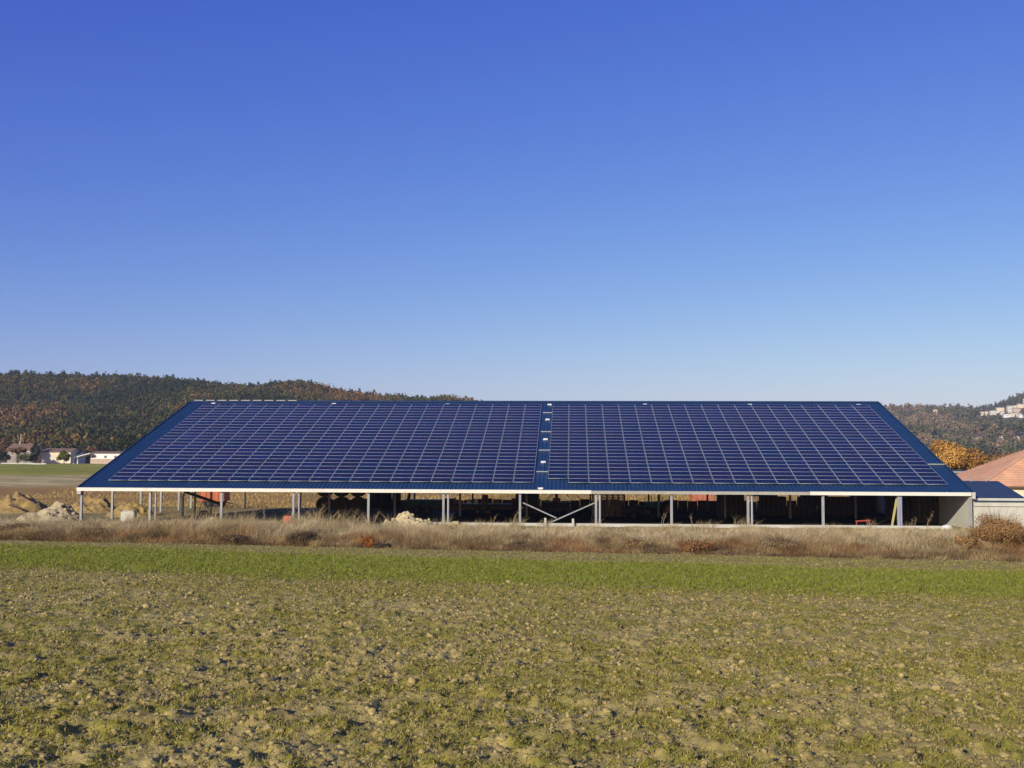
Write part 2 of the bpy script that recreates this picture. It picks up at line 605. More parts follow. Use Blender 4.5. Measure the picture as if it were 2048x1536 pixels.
def scatter(protos, P, scl, rot, cols, zscale):
    Vs, Fs, Cs, base = [], [], [], 0
    which = RNG.integers(0, len(protos), len(P))
    for k, (pv, pf) in enumerate(protos):
        s = np.nonzero(which == k)[0]
        if not len(s): continue
        c, n = np.cos(rot[s])[:, None], np.sin(rot[s])[:, None]
        x = pv[None, :, 0] * c - pv[None, :, 1] * n
        y = pv[None, :, 0] * n + pv[None, :, 1] * c
        z = np.repeat(pv[None, :, 2], len(s), 0)
        sx = scl[s][:, None]
        W = np.stack([x * sx + P[s, 0:1], y * sx + P[s, 1:2], z * sx * zscale[s][:, None] + P[s, 2:3]], -1)
        Vs.append(W.reshape(-1, 3))
        Fs.append((pf[None] + (np.arange(len(s)) * len(pv))[:, None, None]).reshape(-1, pf.shape[1]) + base)
        cc = cols[s]
        if cc.ndim == 2: cc = np.repeat(cc[:, None, :], len(pv), 1)
        Cs.append(cc.reshape(-1, 3))
        base += len(s) * len(pv)
    return np.concatenate(Vs), np.concatenate(Fs), np.concatenate(Cs)


n = 40000
cy = 7 * (76 / 7) ** RNG.uniform(0, 1, n) ** .85
cx = RNG.uniform(-1, 1, n) * (4.2 + .54 * cy)
keep = (cy < edge_y(cx) - .5) & (RNG.uniform(0, 1, n) > band(cx, cy) * .94) & (RNG.uniform(0, 1, n) < .25 + 1.3 * np.clip(fbm(cx / 2.2, cy / 3, 71, 3) - .25, 0, 1))
cx, cy = cx[keep], cy[keep]
cs = np.exp(RNG.normal(-4.0, .44, len(cx))) * (1 + .016 * cy)
cs = np.clip(cs, .010, .055)
cz = H(cx, cy) + D(cx, cy) - cs * .05
cc = lerp(C(.31, .235, .085), C(.43, .335, .132), RNG.uniform(0, 1, len(cx)))
P = np.stack([cx, cy, cz], -1)
protos = [lump_proto(1, .42, 100 + i) for i in range(10)]
V, F, Cc = scatter(protos, P, cs, RNG.uniform(0, 6.3, len(cx)), cc, RNG.uniform(.45, .85, len(cx)))
n = 105000
ky = 6.8 * (40 / 6.8) ** RNG.uniform(0, 1, n) ** .8
kx = RNG.uniform(-1, 1, n) * (3.6 + .50 * ky)
keep = (RNG.uniform(0, 1, n) > band(kx, ky) * .97) & (RNG.uniform(0, 1, n) < .15 + 1.4 * np.clip(.62 - fbm(kx / .3, ky / .42, 53, 4) + .0, 0, 1))
kx, ky = kx[keep], ky[keep]
ks = np.exp(RNG.normal(-4.55, .4, len(kx))) * (1 + .03 * ky)
kp = np.stack([kx, ky, H(kx, ky) + D(kx, ky)], -1)
V2, F2, C2 = scatter([lump_proto(0, .5, 150 + i) for i in range(10)], kp, ks, RNG.uniform(0, 6.3, len(kx)), lerp(C(.28, .21, .075), C(.48, .38, .155), RNG.uniform(0, 1, len(kx))), RNG.uniform(.5, .9, len(kx)))
F = np.concatenate([F, F2 + len(V)]); V = np.concatenate([V, V2]); Cc = np.concatenate([Cc, C2])
tag(mesh_np("soil_clods", V, F, M_clod, col=Cc, smooth=False), "dry tan clods of soil strewn over the sown field", "soil", kind="stuff")


# ------------------------------------------------------------------ blades
def blades(P, h, wd, lean, cols, bend=True):
    """curved tapering blades: 2 quads-ish (5 verts, quad + tri)"""
    n = len(P)
    a = RNG.uniform(0, 2 * np.pi, n)
    d = np.stack([np.cos(a), np.sin(a), np.zeros(n)], -1) * wd[:, None] / 2
    up = np.stack([lean[:, 0], lean[:, 1], np.ones(n)], -1) * h[:, None]
    up2 = np.stack([lean[:, 0] * 2.4, lean[:, 1] * 2.4, np.full(n, .92)], -1) * h[:, None]
    b0, b1 = P - d, P + d
    m0, m1 = P + up * .55 - d * .75, P + up * .55 + d * .75
    t = P + up2
    V = np.stack([b0, b1, m1, m0, t], 1).reshape(-1, 3)
    o = (np.arange(n) * 5)[:, None]
    Q = o + np.array([[0, 1, 2, 3]])
    T = o + np.array([[3, 2, 4]])
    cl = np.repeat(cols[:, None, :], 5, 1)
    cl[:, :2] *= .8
    return V, [Q, T], cl.reshape(-1, 3)


def spread(n, y0, y1, pw, wx0, wx1):
    y = y0 * (y1 / y0) ** RNG.uniform(0, 1, n) ** pw
    x = RNG.uniform(-1, 1, n) * (wx0 + wx1 * y)
    return x, y


# tufts of young crop: dense in the green band, thin and patchy elsewhere
xs_, ys_ = [], []
for (n, y0, y1) in ((112000, 6.6, 16), (80000, 14, 31), (84000, 26, 53), (60000, 40, 80)):
    x, y = spread(n, y0, y1, .8, 4.2, .54)
    pr = np.clip(.18 + .62 * sm(.40, .57, fbm(x / .3, y / .42, 53, 4) * .75 + .25 * fbm(x / 2.2, y / 3, 49, 2)), 0, 1)
    pr = np.maximum(pr, band(x, y) * 1.0)
    k = (RNG.uniform(0, 1, n) < pr) & (y < edge_y(x) - .2)
    xs_.append(x[k]); ys_.append(y[k])
x, y = np.concatenate(xs_), np.concatenate(ys_)
x = np.repeat(x, 3) + RNG.normal(0, .02, len(x) * 3) * (1 + np.repeat(y, 3) * .03)
y = np.repeat(y, 3) + RNG.normal(0, .03, len(y) * 3)
gb = band(x, y)
h = RNG.uniform(.014, .045, len(x)) * (1 + 1.2 * gb) * (1 + y * .010)
wd = RNG.uniform(.004, .009, len(x)) * (1 + y * .07)
cols = lerp(C(.22, .195, .022), C(.42, .36, .068), RNG.uniform(0, 1, len(x)) ** 1.3)
cols = lerp(cols, C(.21, .27, .022), gb * .65)
dry = RNG.uniform(0, 1, len(x)) < .22 * (1 - .6 * gb)
cols[dry] = C(.42, .33, .16)
P = np.stack([x, y, H(x, y) + D(x, y) - .005], -1)
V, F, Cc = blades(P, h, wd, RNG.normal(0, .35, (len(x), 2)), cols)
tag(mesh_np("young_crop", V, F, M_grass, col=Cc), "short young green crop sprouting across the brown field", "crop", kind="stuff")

# ------------------------------------------------------------------ the strip of dead grass
def strip_pts(n, a=0.0, b=1.0, pw=1.0):
    x = RNG.uniform(-62, 56, n)
    ye = edge_y(x)
    t = a + (b - a) * RNG.uniform(0, 1, n) ** pw
    return x, ye + t * (86.2 - ye), t


def strip_h(x, t):
    """height of the dead grass: tallest on the left, low at the front edge and by the shed"""
    hh = np.interp(x, [-60, -36, -20, -8, 5, 30, 60], [1.0, 1.0, .92, .74, .62, .66, .75]) * (.55 + .9 * fbm(x / 3.5, t * 2, 88, 2))
    return hh * (.35 + .65 * np.sin(np.clip(t, 0, 1) * np.pi * .92) ** .8) * (.25 + 1.5 * fbm(x / 1.1, t * 7, 81, 4))


x, y, t = strip_pts(210000)
k = (t < .86) | (RNG.uniform(0, 1, len(x)) < .35)
x, y, t = x[k], y[k], t[k]
h = strip_h(x, t) * RNG.uniform(.45, 1.25, len(x))
wd = RNG.uniform(.008, .024, len(x))
pa = fbm(x / 2.5, t * 4, 82, 4)
rr = np.clip(RNG.uniform(0, 1, len(x)) * .5 + 2.0 * (fbm(x / .8, y / .8, 86, 3) - .37), 0, 1)
low = lerp(C(.13, .085, .035), C(.60, .43, .18), rr)
high = lerp(C(.40, .30, .14), C(.80, .66, .38), rr)
cols = lerp(low, high, sm(.22, .62, t + .9 * (pa - .5)))
rust = sm(.56, .70, fbm(x / 3.2, t * 3, 83, 3)) * (1 - sm(.3, .55, t))
cols = lerp(cols, C(.38, .17, .05), rust * .55)
gr = sm(.78, .95, t) * sm(.42, .58, fbm(x / 2, t * 3, 84, 3))
cols = lerp(cols, C(.24, .22, .06), gr * .7)
P = np.stack([x, y, H(x, y) - .02], -1)
lean = RNG.normal(0, .28, (len(x), 2)) + np.stack([.25 * (fbm(x / 1.8, y / 1.8, 85, 2) - .5) * 4, np.zeros(len(x))], -1)
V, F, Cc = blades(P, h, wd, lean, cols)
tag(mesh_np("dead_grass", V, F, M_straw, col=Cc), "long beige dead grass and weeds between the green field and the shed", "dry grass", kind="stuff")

# tall reeds in loose groups along the back of the strip
cl_x = np.concatenate([RNG.uniform(-34, -17, 44), RNG.uniform(-17, 30, 34), RNG.uniform(-60, -34, 16)])
k_ = RNG.integers(0, len(cl_x), 5200)
x = cl_x[k_] + RNG.normal(0, .28, len(k_)); y = 84.0 + 3.0 * _hash(k_, k_ * 3, 5) + RNG.normal(0, .2, len(k_))
h = (.7 + .9 * _hash(k_, k_ * 7, 9)) * RNG.uniform(.45, 1.1, len(k_)) * np.interp(x, [-36, -18, -8, 30], [1.2, 1.2, .8, .85])
cols = lerp(C(.30, .21, .08), C(.66, .53, .27), RNG.uniform(0, 1, len(k_)))
ln = np.stack([.25 * (_hash(k_, k_, 3) - .35), np.zeros(len(k_))], -1) + RNG.normal(0, .13, (len(k_), 2))
V, F, Cc = blades(np.stack([x, y, H(x, y) - .02], -1), h, RNG.uniform(.012, .026, len(k_)), ln, cols)
tag(mesh_np("reeds", V, F, M_straw, col=Cc), "taller pale dry reeds standing in loose groups before the shed posts", "reeds", kind="stuff")

# arching straw and broken stalks along the foot of the strip, brushy and darker
x, y, t = strip_pts(52000, 0, .62, 1.3)
k = RNG.uniform(0, 1, len(x)) < sm(.44, .60, fbm(x / 1.7, y / 1.4, 98, 3))
x, y, t = x[k], y[k], t[k]
h = RNG.uniform(.15, .62, len(x)) * np.interp(x, [-60, -10, 5, 60], [1.1, 1, .9, 1])
cols = lerp(C(.08, .05, .03), C(.36, .23, .10), RNG.uniform(0, 1, len(x)) ** .9)
cols = lerp(cols, C(.34, .15, .05), sm(.5, .62, fbm(x / 2.4, y / 2, 99, 3))[:] * .55)
P = np.stack([x, y, H(x, y)], -1)
V, F, Cc = blades(P, h, RNG.uniform(.012, .03, len(x)), RNG.normal(0, 1.0, (len(x), 2)), cols)
tag(mesh_np("fallen_stalks", V, F, M_straw, col=Cc), "tangle of fallen brown stalks along the lower edge of the dead grass", "stalks", kind="stuff")

# short weeds and grass against the shed and in the yard
x = RNG.uniform(-60, 50, 46000); y = 85.5 + 3.8 * RNG.uniform(0, 1, len(x)) ** .7
k = (fbm(x / 1.3, y / 1.8, 91, 3) > .47) & (y < 89.3)
x, y = x[k], y[k]
x2 = RNG.uniform(-75, -22, 15000); y2 = 88 + 45 * RNG.uniform(0, 1, len(x2))
k = fbm(x2 / 2.5, y2 / 4, 92, 3) > .55
x, y = np.concatenate([x, x2[k]]), np.concatenate([y, y2[k]])
hk = np.where((x > -8) & (x < 30) & (y > 88.0), .55, 1.0)
h = RNG.uniform(.06, .30, len(x)) * (.4 + 1.2 * fbm(x / 1.2, y / 1.5, 93, 3)) * hk; wd = RNG.uniform(.015, .035, len(x))
cols = lerp(C(.20, .20, .04), C(.58, .46, .19), RNG.uniform(0, 1, len(x)))
V, F, Cc = blades(np.stack([x, y, H(x, y)], -1), h, wd, RNG.normal(0, .4, (len(x), 2)), cols)
tag(mesh_np("yard_weeds", V, F, M_straw, col=Cc), "short weeds and rough grass growing along the front of the shed", "weeds", kind="stuff")


# rough ochre growth on the flat behind the shed
x = RNG.uniform(-80, 62, 60000); y = 124 + 56 * RNG.uniform(0, 1, len(x))
k = (RNG.uniform(0, 1, len(x)) < 1.6 * np.clip(fbm(x / 5, y / 5, 94, 3) - .2, 0, 1))
x, y = x[k], y[k]
h = RNG.uniform(.10, .5, len(x)) * (.3 + 1.3 * fbm(x / 4, y / 4, 95, 3)); wd = RNG.uniform(.04, .09, len(x))
cols = lerp(C(.42, .26, .06), C(.70, .52, .19), np.clip(.5 * RNG.uniform(0, 1, len(x)) + fbm(x / 6, y / 8, 96, 3) - .25, 0, 1))
cols = lerp(cols, C(.27, .25, .06), sm(.5, .62, fbm(x / 7, y / 9, 97, 3)) * .7)
V, F, Cc = blades(np.stack([x, y, H(x, y)], -1), h, wd, RNG.normal(0, .3, (len(x), 2)), cols)
tag(mesh_np("rough_grass", V, F, M_straw, col=Cc), "rough ochre grass on the flat ground beyond the shed", "rough grass", kind="stuff")


# ------------------------------------------------------------------ shrubs: individual
def leaf_cloud(n, c, rad, size, rng, clumps=9, core=.35):
    """n leaf quads gathered in clumps inside an ellipsoid; returns V, F, clump id"""
    cl = rng.normal(size=(clumps, 3))
    cl /= np.linalg.norm(cl, axis=1)[:, None]
    cl *= rng.uniform(.35, .85, clumps)[:, None]
    cl[:, 2] = np.where(cl[:, 2] < -.3, -cl[:, 2] * .5, cl[:, 2])
    cr = rng.uniform(.28, .5, clumps)
    w_ = rng.integers(0, clumps, n)
    d = rng.normal(size=(n, 3)); d /= np.linalg.norm(d, axis=1)[:, None]
    P = cl[w_] + d * (cr[w_] * rng.uniform(core, 1, n) ** .5)[:, None]
    P = P * np.array(rad) + np.array(c)
    a = rng.normal(size=(n, 3)); a /= np.linalg.norm(a, axis=1)[:, None]
    b = np.cross(a, d); b /= np.linalg.norm(b, axis=1)[:, None] + 1e-6
    sz = size * rng.uniform(.6, 1.4, n)[:, None]
    a, b = a * sz, b * sz * .6
    V = np.stack([P - a - b, P + a - b, P + a + b, P - a + b], 1).reshape(-1, 3)
    F = np.arange(n * 4).reshape(n, 4)
    return V, F, w_


def shrub(name, u, v, y, wdt, hgt, label, c0, c1, n=1400, leaf=.07, stems=26, cat="shrub", group=None, seed=0, stemcol=(.09, .06, .035)):
    y += .9
    wdt *= 1.15 if name == "bramble" else 1.0
    hgt *= .85 if name == "bramble" else 1.0
    p = at(u, v, y)
    z = hz(p.x, y)
    rng = np.random.default_rng(seed + 500)
    root = thing(name, (p.x, y, z), label, cat, group)
    n = n * 2
    ncl = 70 if n > 20000 else 26
    V, F, w_ = leaf_cloud(n, (0, 0, hgt * .40), (wdt / 2, wdt * .45, hgt * .62), leaf * .55, rng, ncl, .1)
    V[:, 2] = np.maximum(V[:, 2], .02)
    m = rng.uniform(0, 1, ncl)[w_] * .6 + rng.uniform(0, 1, n) * .4
    cl = np.repeat(lerp(C(*c0), C(*c1), m), 4, 0)
    mesh_np("foliage", V, F, M_leaf, root, col=cl)
    b = MB()
    for i in range(stems * 3):
        a, r = rng.uniform(0, 6.28), rng.uniform(.2, .95)
        q = Vector((math.cos(a) * r * wdt / 2, math.sin(a) * r * wdt * .4, hgt * rng.uniform(.5, 1.25)))
        mid = q * .5 + Vector((0, 0, hgt * .12))
        b.tube((q.x * .12, q.y * .12, -.05), mid, .012, .009, 4, False)
        b.tube(mid, q, .009, .004, 4, False)
    ORG.setdefault(root.name, Vector()); keep = ORG[root.name]; ORG[root.name] = Vector((0, 0, 0))
    b.build("stems", M_bark, root)
    ORG[root.name] = keep
    return root


shrub("dry_bush", 1996, 1090, 77.5, 3.9, 2.2, "big russet leaved bush in front of the concrete wall", (.22, .12, .04), (.55, .33, .12), 17000, .062, 44, "bush", seed=1)
shrub("dry_bush", 1936, 1096, 76.5, 1.9, 1.0, "low russet bush just left of the big one by the concrete wall", (.24, .14, .05), (.46, .28, .11), 2200, .09, 14, "bush", seed=2)
shrub("bramble", 470, 1098, 77.5, 2.1, .85, "dark bramble clump at the field edge under the second drainpipe bay", (.06, .045, .022), (.24, .16, .07), 1700, .06, 40, "bramble", seed=3)
shrub("bramble", 602, 1100, 76.8, 2.5, 1.05, "darkest and largest bramble clump, with bare twigs, at the field edge", (.05, .038, .02), (.20, .135, .06), 2100, .06, 60, "bramble", seed=4)
shrub("dry_bush", 737, 1103, 75.6, 1.3, .8, "small bright orange bush at the edge of the green field", (.30, .10, .02), (.52, .20, .04), 1100, .06, 20, "bush", seed=5)
shrub("bramble", 770, 1108, 75.2, 1.2, .38, "low dark clump right beside the small orange bush", (.025, .02, .016), (.09, .06, .04), 700, .06, 14, "bramble", seed=6)
shrub("dry_bush", 1392, 1108, 75.0, 3.1, .85, "wide reddish brown bush at the field edge right of the middle", (.18, .08, .03), (.46, .23, .08), 2200, .065, 34, "bush", seed=7)
shrub("bramble", 1035, 1100, 75.5, 1.7, .55, "dark purple brown bramble in the straw below the cross braced bay", (.08, .05, .03), (.28, .18, .10), 1000, .055, 26, "bramble", seed=8)
shrub("bramble", 180, 1088, 79.5, 2.6, .8, "brown bramble tangle at the field edge below the left roof corner", (.09, .055, .025), (.34, .22, .10), 1700, .06, 36, "bramble", seed=9)
shrub("bramble", 268, 1090, 78.6, 1.6, .5, "short dark bramble at the field edge with pale stalks around it", (.08, .05, .025), (.28, .18, .08), 900, .06, 22, "bramble", seed=10)
shrub("bramble", 40, 1080, 81.0, 2.8, .8, "brown bramble nearest the left edge of the picture", (.09, .055, .025), (.34, .22, .10), 1700, .06, 34, "bramble", seed=11)
shrub("dry_bush", 1560, 1098, 76.0, 3.4, .85, "grey brown twiggy bush below the right hand white gutter", (.17, .12, .055), (.46, .34, .17), 2000, .06, 60, "bush", seed=12)
shrub("dry_bush", 1270, 1100, 76.0, 2.4, .7, "tawny weed bush right of the braced bay at the field edge", (.20, .12, .045), (.50, .34, .14), 1500, .06, 44, "bush", seed=13)


def tall_weed(u, y, hgt, lean, label, seed, c=(.34, .25, .13)):
    p = at(u, 1000, y)
    z = hz(p.x, y)
    rng = np.random.default_rng(seed)
    b = MB()
    for k in range(3):
        a = Vector((p.x + rng.normal(0, .07), y + rng.normal(0, .07), z - .05))
        hh = hgt * rng.uniform(.75, 1.05)
        q = a + Vector((lean * hh * .5, 0, hh * .6)); e = a + Vector((lean * hh * 1.2 + rng.normal(0, .08), rng.normal(0, .06), hh))
        b.tube(a, q, .014, .010, 5, False); b.tube(q, e, .010, .004, 5, False)
        for j in range(6):
            s = q.lerp(e, rng.uniform(0, 1))
            b.tube(s, s + Vector((rng.normal(0, .1), rng.normal(0, .1), rng.uniform(.05, .2))), .007, .003, 4, False)
    o = b.build("tall_weed", M_weed)
    tag(o, label, "weed", "dry weed stalks standing tall in front of the shed")


M_weed = mat("dry_stalk", (.32, .23, .12), .85, .2, 6)
TW = [(468, 84, 1.5, .1, "pale dry stalk cluster just right of the third front post"),
      (505, 83.5, 1.7, .15, "tall pale stalks midway between the third and fourth front posts"),
      (532, 84.2, 1.55, -.1, "dry stalks in front of the orange trailer's right hand gap"),
      (560, 83.6, 1.3, .2, "dry stalks just left of the red crate"),
      (625, 86, 1.9, .5, "long leaning stalk right of the fourth post's drainpipe"),
      (650, 86, 1.5, .75, "strongly leaning stalks in the dark bay by the round bales"),
      (700, 86, 1.7, .3, "thin stalk before the round bales, right side"),
      (748, 85, 1.5, .25, "stalks just right of the fifth front post"),
      (985, 86.5, 1.1, .1, "low stalks in front of the flatbed trailer"),
      (1022, 86, 1.7, .45, "stalk leaning right beside the left post of the braced bay"),
      (1322, 86.5, 1.6, .25, "stalk in front of the tractor"),
      (1385, 86.5, 1.2, -.2, "stalk right of the post beyond the tractor"),
      (1850, 84, 1.8, .3, "tall stalk standing before the dark right end bay"),
      (1828, 85, 1.4, .05, "shorter straight stalk in the dark right end bay")]
for i, (u, y, hgt, ln, lb) in enumerate(TW): tall_weed(u, y, hgt, ln, lb, 900 + i)

# ================================================================== THE SHED
TA = math.tan(0.3015)
CA, SA = math.cos(0.3015), math.sin(0.3015)
GX0, GY0, GZ0 = -38.117, 91.03, CAMZ - 2.038      # lower left corner of the left array
EAVE_Y, RIDGE_Y = 89.5, 116.35
XL, XR = -39.95, 31.15


def roof_z(y): return GZ0 - .13 / CA + TA * (y - GY0)


def on_roof(u, v, off=.05):
    """roof point seen at a photo pixel"""
    d = CM @ Vector(((u - 1024) / FPX, -(v - 768) / FPX, -1))
    # z = roof_z(y) + off
    t = (roof_z(0) + off - CAMZ) / (d.z - TA * d.y)
    return Vector((d.x * t, d.y * t, CAMZ + d.z * t))


shed = thing("open_shed", (0, 89.5, 0), "long open sided shed with a blue metal roof carrying the solar panels", "shed")
# profiled roof sheet
px_, pz_ = [], []
x0 = XL
while x0 < XR - .001:
    for dx, dz in ((0, 0), (.215, 0), (.245, .042), (.300, .042)):
        if x0 + dx <= XR: px_.append(x0 + dx); pz_.append(dz)
    x0 += .3333
px_.append(XR); pz_.append(0)
px_, pz_ = np.array(px_), np.array(pz_)
st = np.linspace(0, 1, 5)
rows = []
for s in st:
    yy = EAVE_Y + (RIDGE_Y - EAVE_Y) * s
    rows.append(np.stack([px_, yy - pz_ * SA, roof_z(yy) + pz_ * CA], -1))
Vt = np.concatenate(rows)
nx = len(px_)
ii = np.arange(len(st) * nx).reshape(len(st), nx)
Ft = np.stack([ii[:-1, :-1], ii[:-1, 1:], ii[1:, 1:], ii[1:, :-1]], -1).reshape(-1, 4)
b0 = len(Vt)
under = np.array([[XL, EAVE_Y, roof_z(EAVE_Y) - .06], [XR, EAVE_Y, roof_z(EAVE_Y) - .06], [XR, RIDGE_Y, roof_z(RIDGE_Y) - .06], [XL, RIDGE_Y, roof_z(RIDGE_Y) - .06]])
Vt = np.concatenate([Vt, under])
roof = mesh_np("roof", Vt, [Ft, np.array([[b0 + 3, b0 + 2, b0 + 1, b0]])], M_roof, shed, org=(0, 89.5, 0))

MB().bar((XL - .04, EAVE_Y - .02, roof_z(EAVE_Y) - .02), (XL - .04, RIDGE_Y, roof_z(RIDGE_Y) - .02), .09, .20).build("verge_trim", M_roof, roof)
MB().bar((XR + .04, EAVE_Y - .02, roof_z(EAVE_Y) - .02), (XR + .04, RIDGE_Y, roof_z(RIDGE_Y) - .02), .09, .20).build("verge_trim", M_roof, roof)
rz_ = roof_z(RIDGE_Y)
MB().hexa([(XL - .08, RIDGE_Y - .30, rz_ - .035), (XR + .08, RIDGE_Y - .30, rz_ - .035), (XR + .08, RIDGE_Y + .06, rz_ - .3), (XL - .08, RIDGE_Y + .06, rz_ - .3),
           (XL - .08, RIDGE_Y - .30, rz_ + .0), (XR + .08, RIDGE_Y - .30, rz_ + .0), (XR + .08, RIDGE_Y + .06, rz_ + .10), (XL - .08, RIDGE_Y + .06, rz_ + .10)]).build("ridge_cap", M_roof, roof)
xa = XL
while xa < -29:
    MB().box(xa + .25, xa + 1.18, RIDGE_Y - .02, RIDGE_Y + .05, rz_ + .092, rz_ + .125).build("ridge_glint", M_white_gut, roof)  # white strips paint in the glint on the left of the ridge
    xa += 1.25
for vv in (825.6, 863.6, 900.6, 943.6):
    a = on_roof(1071 + (943.6 - vv) * .112 + 1.5, vv); b = on_roof(1096 + (943.6 - vv) * .082, vv)
    MB().box(a.x, b.x, a.y - .05, a.y + .05, a.z - .02, a.z + .06).build("sheet_joint", M_frame, roof)
a = on_roof(1856, 929); b = on_roof(1891, 929)
MB().box(a.x, XR, a.y - .06, a.y + .06, a.z - .02, a.z + .07).build("sheet_joint", M_galv, roof)
for (u, v) in ((1099, 808.3), (1095, 838), (1091, 877.5), (1086.5, 923), (1081, 976), (427, 806.3), (668, 807), (895, 808), (1290, 808.2), (1500, 808.6), (1717, 809)):
    p = on_roof(u, v, .08)
    b = MB()
    b.hexa([(p.x - .20, p.y - .09, p.z - .13), (p.x + .20, p.y - .09, p.z - .13), (p.x + .20, p.y + .09, p.z - .08), (p.x - .20, p.y + .09, p.z - .08),
            (p.x - .20, p.y - .09, p.z - .0), (p.x + .20, p.y - .09, p.z - .0), (p.x + .20, p.y + .09, p.z + .05), (p.x - .20, p.y + .09, p.z + .05)])
    b.build("roof_plate", M_white_gut, roof)

# gutter, in lengths
def gutter(u0, u1, m, lab, dz=0.0, hh=.26):
    p, q = at(u0, 984, 89.3).x, at(u1, 984, 89.3).x
    z1 = 2.735 + dz
    b = MB()
    b.hexa([(p, 89.32, z1 - hh), (q - .015, 89.32, z1 - hh), (q - .015, 89.49, z1 - hh), (p, 89.49, z1 - hh),
            (p, 89.27, z1), (q - .015, 89.27, z1), (q - .015, 89.49, z1 - .01), (p, 89.49, z1 - .01)])
    b.box(p, q - .015, 89.255, 89.285, z1 - .012, z1 + .018)
    b.build("gutter", m, shed, label=lab)


for u0, u1 in ((153, 293), (293, 581), (581, 881), (881, 1183)): gutter(u0, u1, M_white_gut, None)
gutter(1183, 1620, M_grey_gut, "dull grey unpainted length of gutter", -.03, .23)
for u0, u1 in ((1620, 1788), (1788, 1943)): gutter(u0, u1, M_white_gut, None)
p = at(1944, 984, 89.3).x
MB().box(p, p + .25, 89.25, 89.55, 2.25, 2.76).build("gutter_end", M_conc, shed)
p = at(154, 984, 89.3).x
MB().box(p - .02, p + .30, 89.30, 89.50, 2.22, 2.47).build("gutter_end", M_grey_gut, shed)

# posts
def post(x, y, z0=-.2, wdt=.18):
    z1 = roof_z(y) - .13
    b = MB()
    b.box(x - wdt / 2, x + wdt / 2, y - .10, y - .075, z0, z1)
    b.box(x - wdt / 2, x + wdt / 2, y + .075, y + .10, z0, z1)
    b.box(x - .02, x + .02, y - .074, y + .074, z0, z1)
    b.box(x - wdt / 2 - .06, x + wdt / 2 + .06, y - .16, y + .16, -.12, -.09)
    b.build("post", M_galv, shed)


PX = [at(u, 1020, 89.65).x for u in (162.5, 300, 443, 587, 737, 887, 1040, 1192, 1343, 1496, 1646, 1797, 1940)]
for x in PX: post(x, 89.65)
for u, y in ((225, 95.6), (282, 101.9), (322, 107.0), (358, 111.8)): post(at(u, 1000, y).x, y)
for u, y in ((390, 100.0), (422, 104.5)): post(at(u, 1000, y).x, y, wdt=.14)
for x in PX: post(x, 116.1)
for x in PX[3:]: post(x, 103.0, wdt=.18)
for x in PX:
    MB().bar((x, 89.6, roof_z(89.6) - .27), (x, 116.2, roof_z(116.2) - .27), .16, .26).build("rafter", M_rust, shed)
for k in range(11):
    y = 90.2 + k * 2.58
    MB().box(XL + .05, XR - .2, y - .04, y + .04, roof_z(y) - .135, roof_z(y) - .065).build("purlin", M_rust, shed)
# bracing
MB().bar(at(1046, 1005.5, 89.8), at(1113, 1036, 89.8), .09, .09).build("brace", M_galv, shed)
MB().bar(at(1192, 1004.5, 89.72), at(1098, 1046, 89.72), .09, .09).build("brace", M_galv, shed)
# downpipes
for u, m, r in ((311, M_pvc, .07), (598, M_pvc, .075), (896.5, M_pvc, .085), (1200, M_pvc, .085), (1504, M_pvc, .085), (1802.5, M_lilac, .085)):
    x = at(u, 1020, 89.62).x
    b = MB()
    b.tube((x, 89.62, .12), (x, 89.62, 2.46), r, r, 12, False)
    b.tube((x, 89.62, .12), (x - .16, 89.5, -.04), r, r, 12)
    b.build("downpipe", m, shed, smooth=True, label="lilac plastic downpipe" if m is M_lilac else None)
# walls, floor
yb, yf = 116.2, 89.58
MB().hexa([(XR - .28, yf, -.25), (XR - .08, yf, -.25), (XR - .08, yb, -.25), (XR - .28, yb, -.25),
           (XR - .28, yf, roof_z(yf) - .14), (XR - .08, yf, roof_z(yf) - .14), (XR - .08, yb, roof_z(yb) - .14), (XR - .28, yb, roof_z(yb) - .14)]).build("end_wall", M_conc_w, shed)
xa = at(1700, 1000, 116.2).x
MB().box(xa, XR - .3, 116.25, 116.32, -.2, roof_z(116.25) - .14).build("back_cladding", M_rust, shed)
xb = xa
xa = at(640, 1000, 116.3).x
b = MB()
while xa < xb - .1:
    b.box(xa, min(xa + .96, xb - .02), 116.24, 116.28, -.2, .85 + .25 * random.random()); xa += 1.0
b.build("rear_boarding", M_rust, shed)
xa, xb = at(866, 1045, 89.5).x, at(1890, 1045, 89.5).x
MB().box(xa, xb, 89.42, 89.56, -.3, .14).build("plinth", M_conc, shed)
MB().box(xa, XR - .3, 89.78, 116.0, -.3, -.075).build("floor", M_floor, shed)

# ------------------------------------------------------------------ solar arrays
CP, RP = 1.67, 1.0
TH, FW = .042, .033
PW, PH = CP - .028, RP - .028


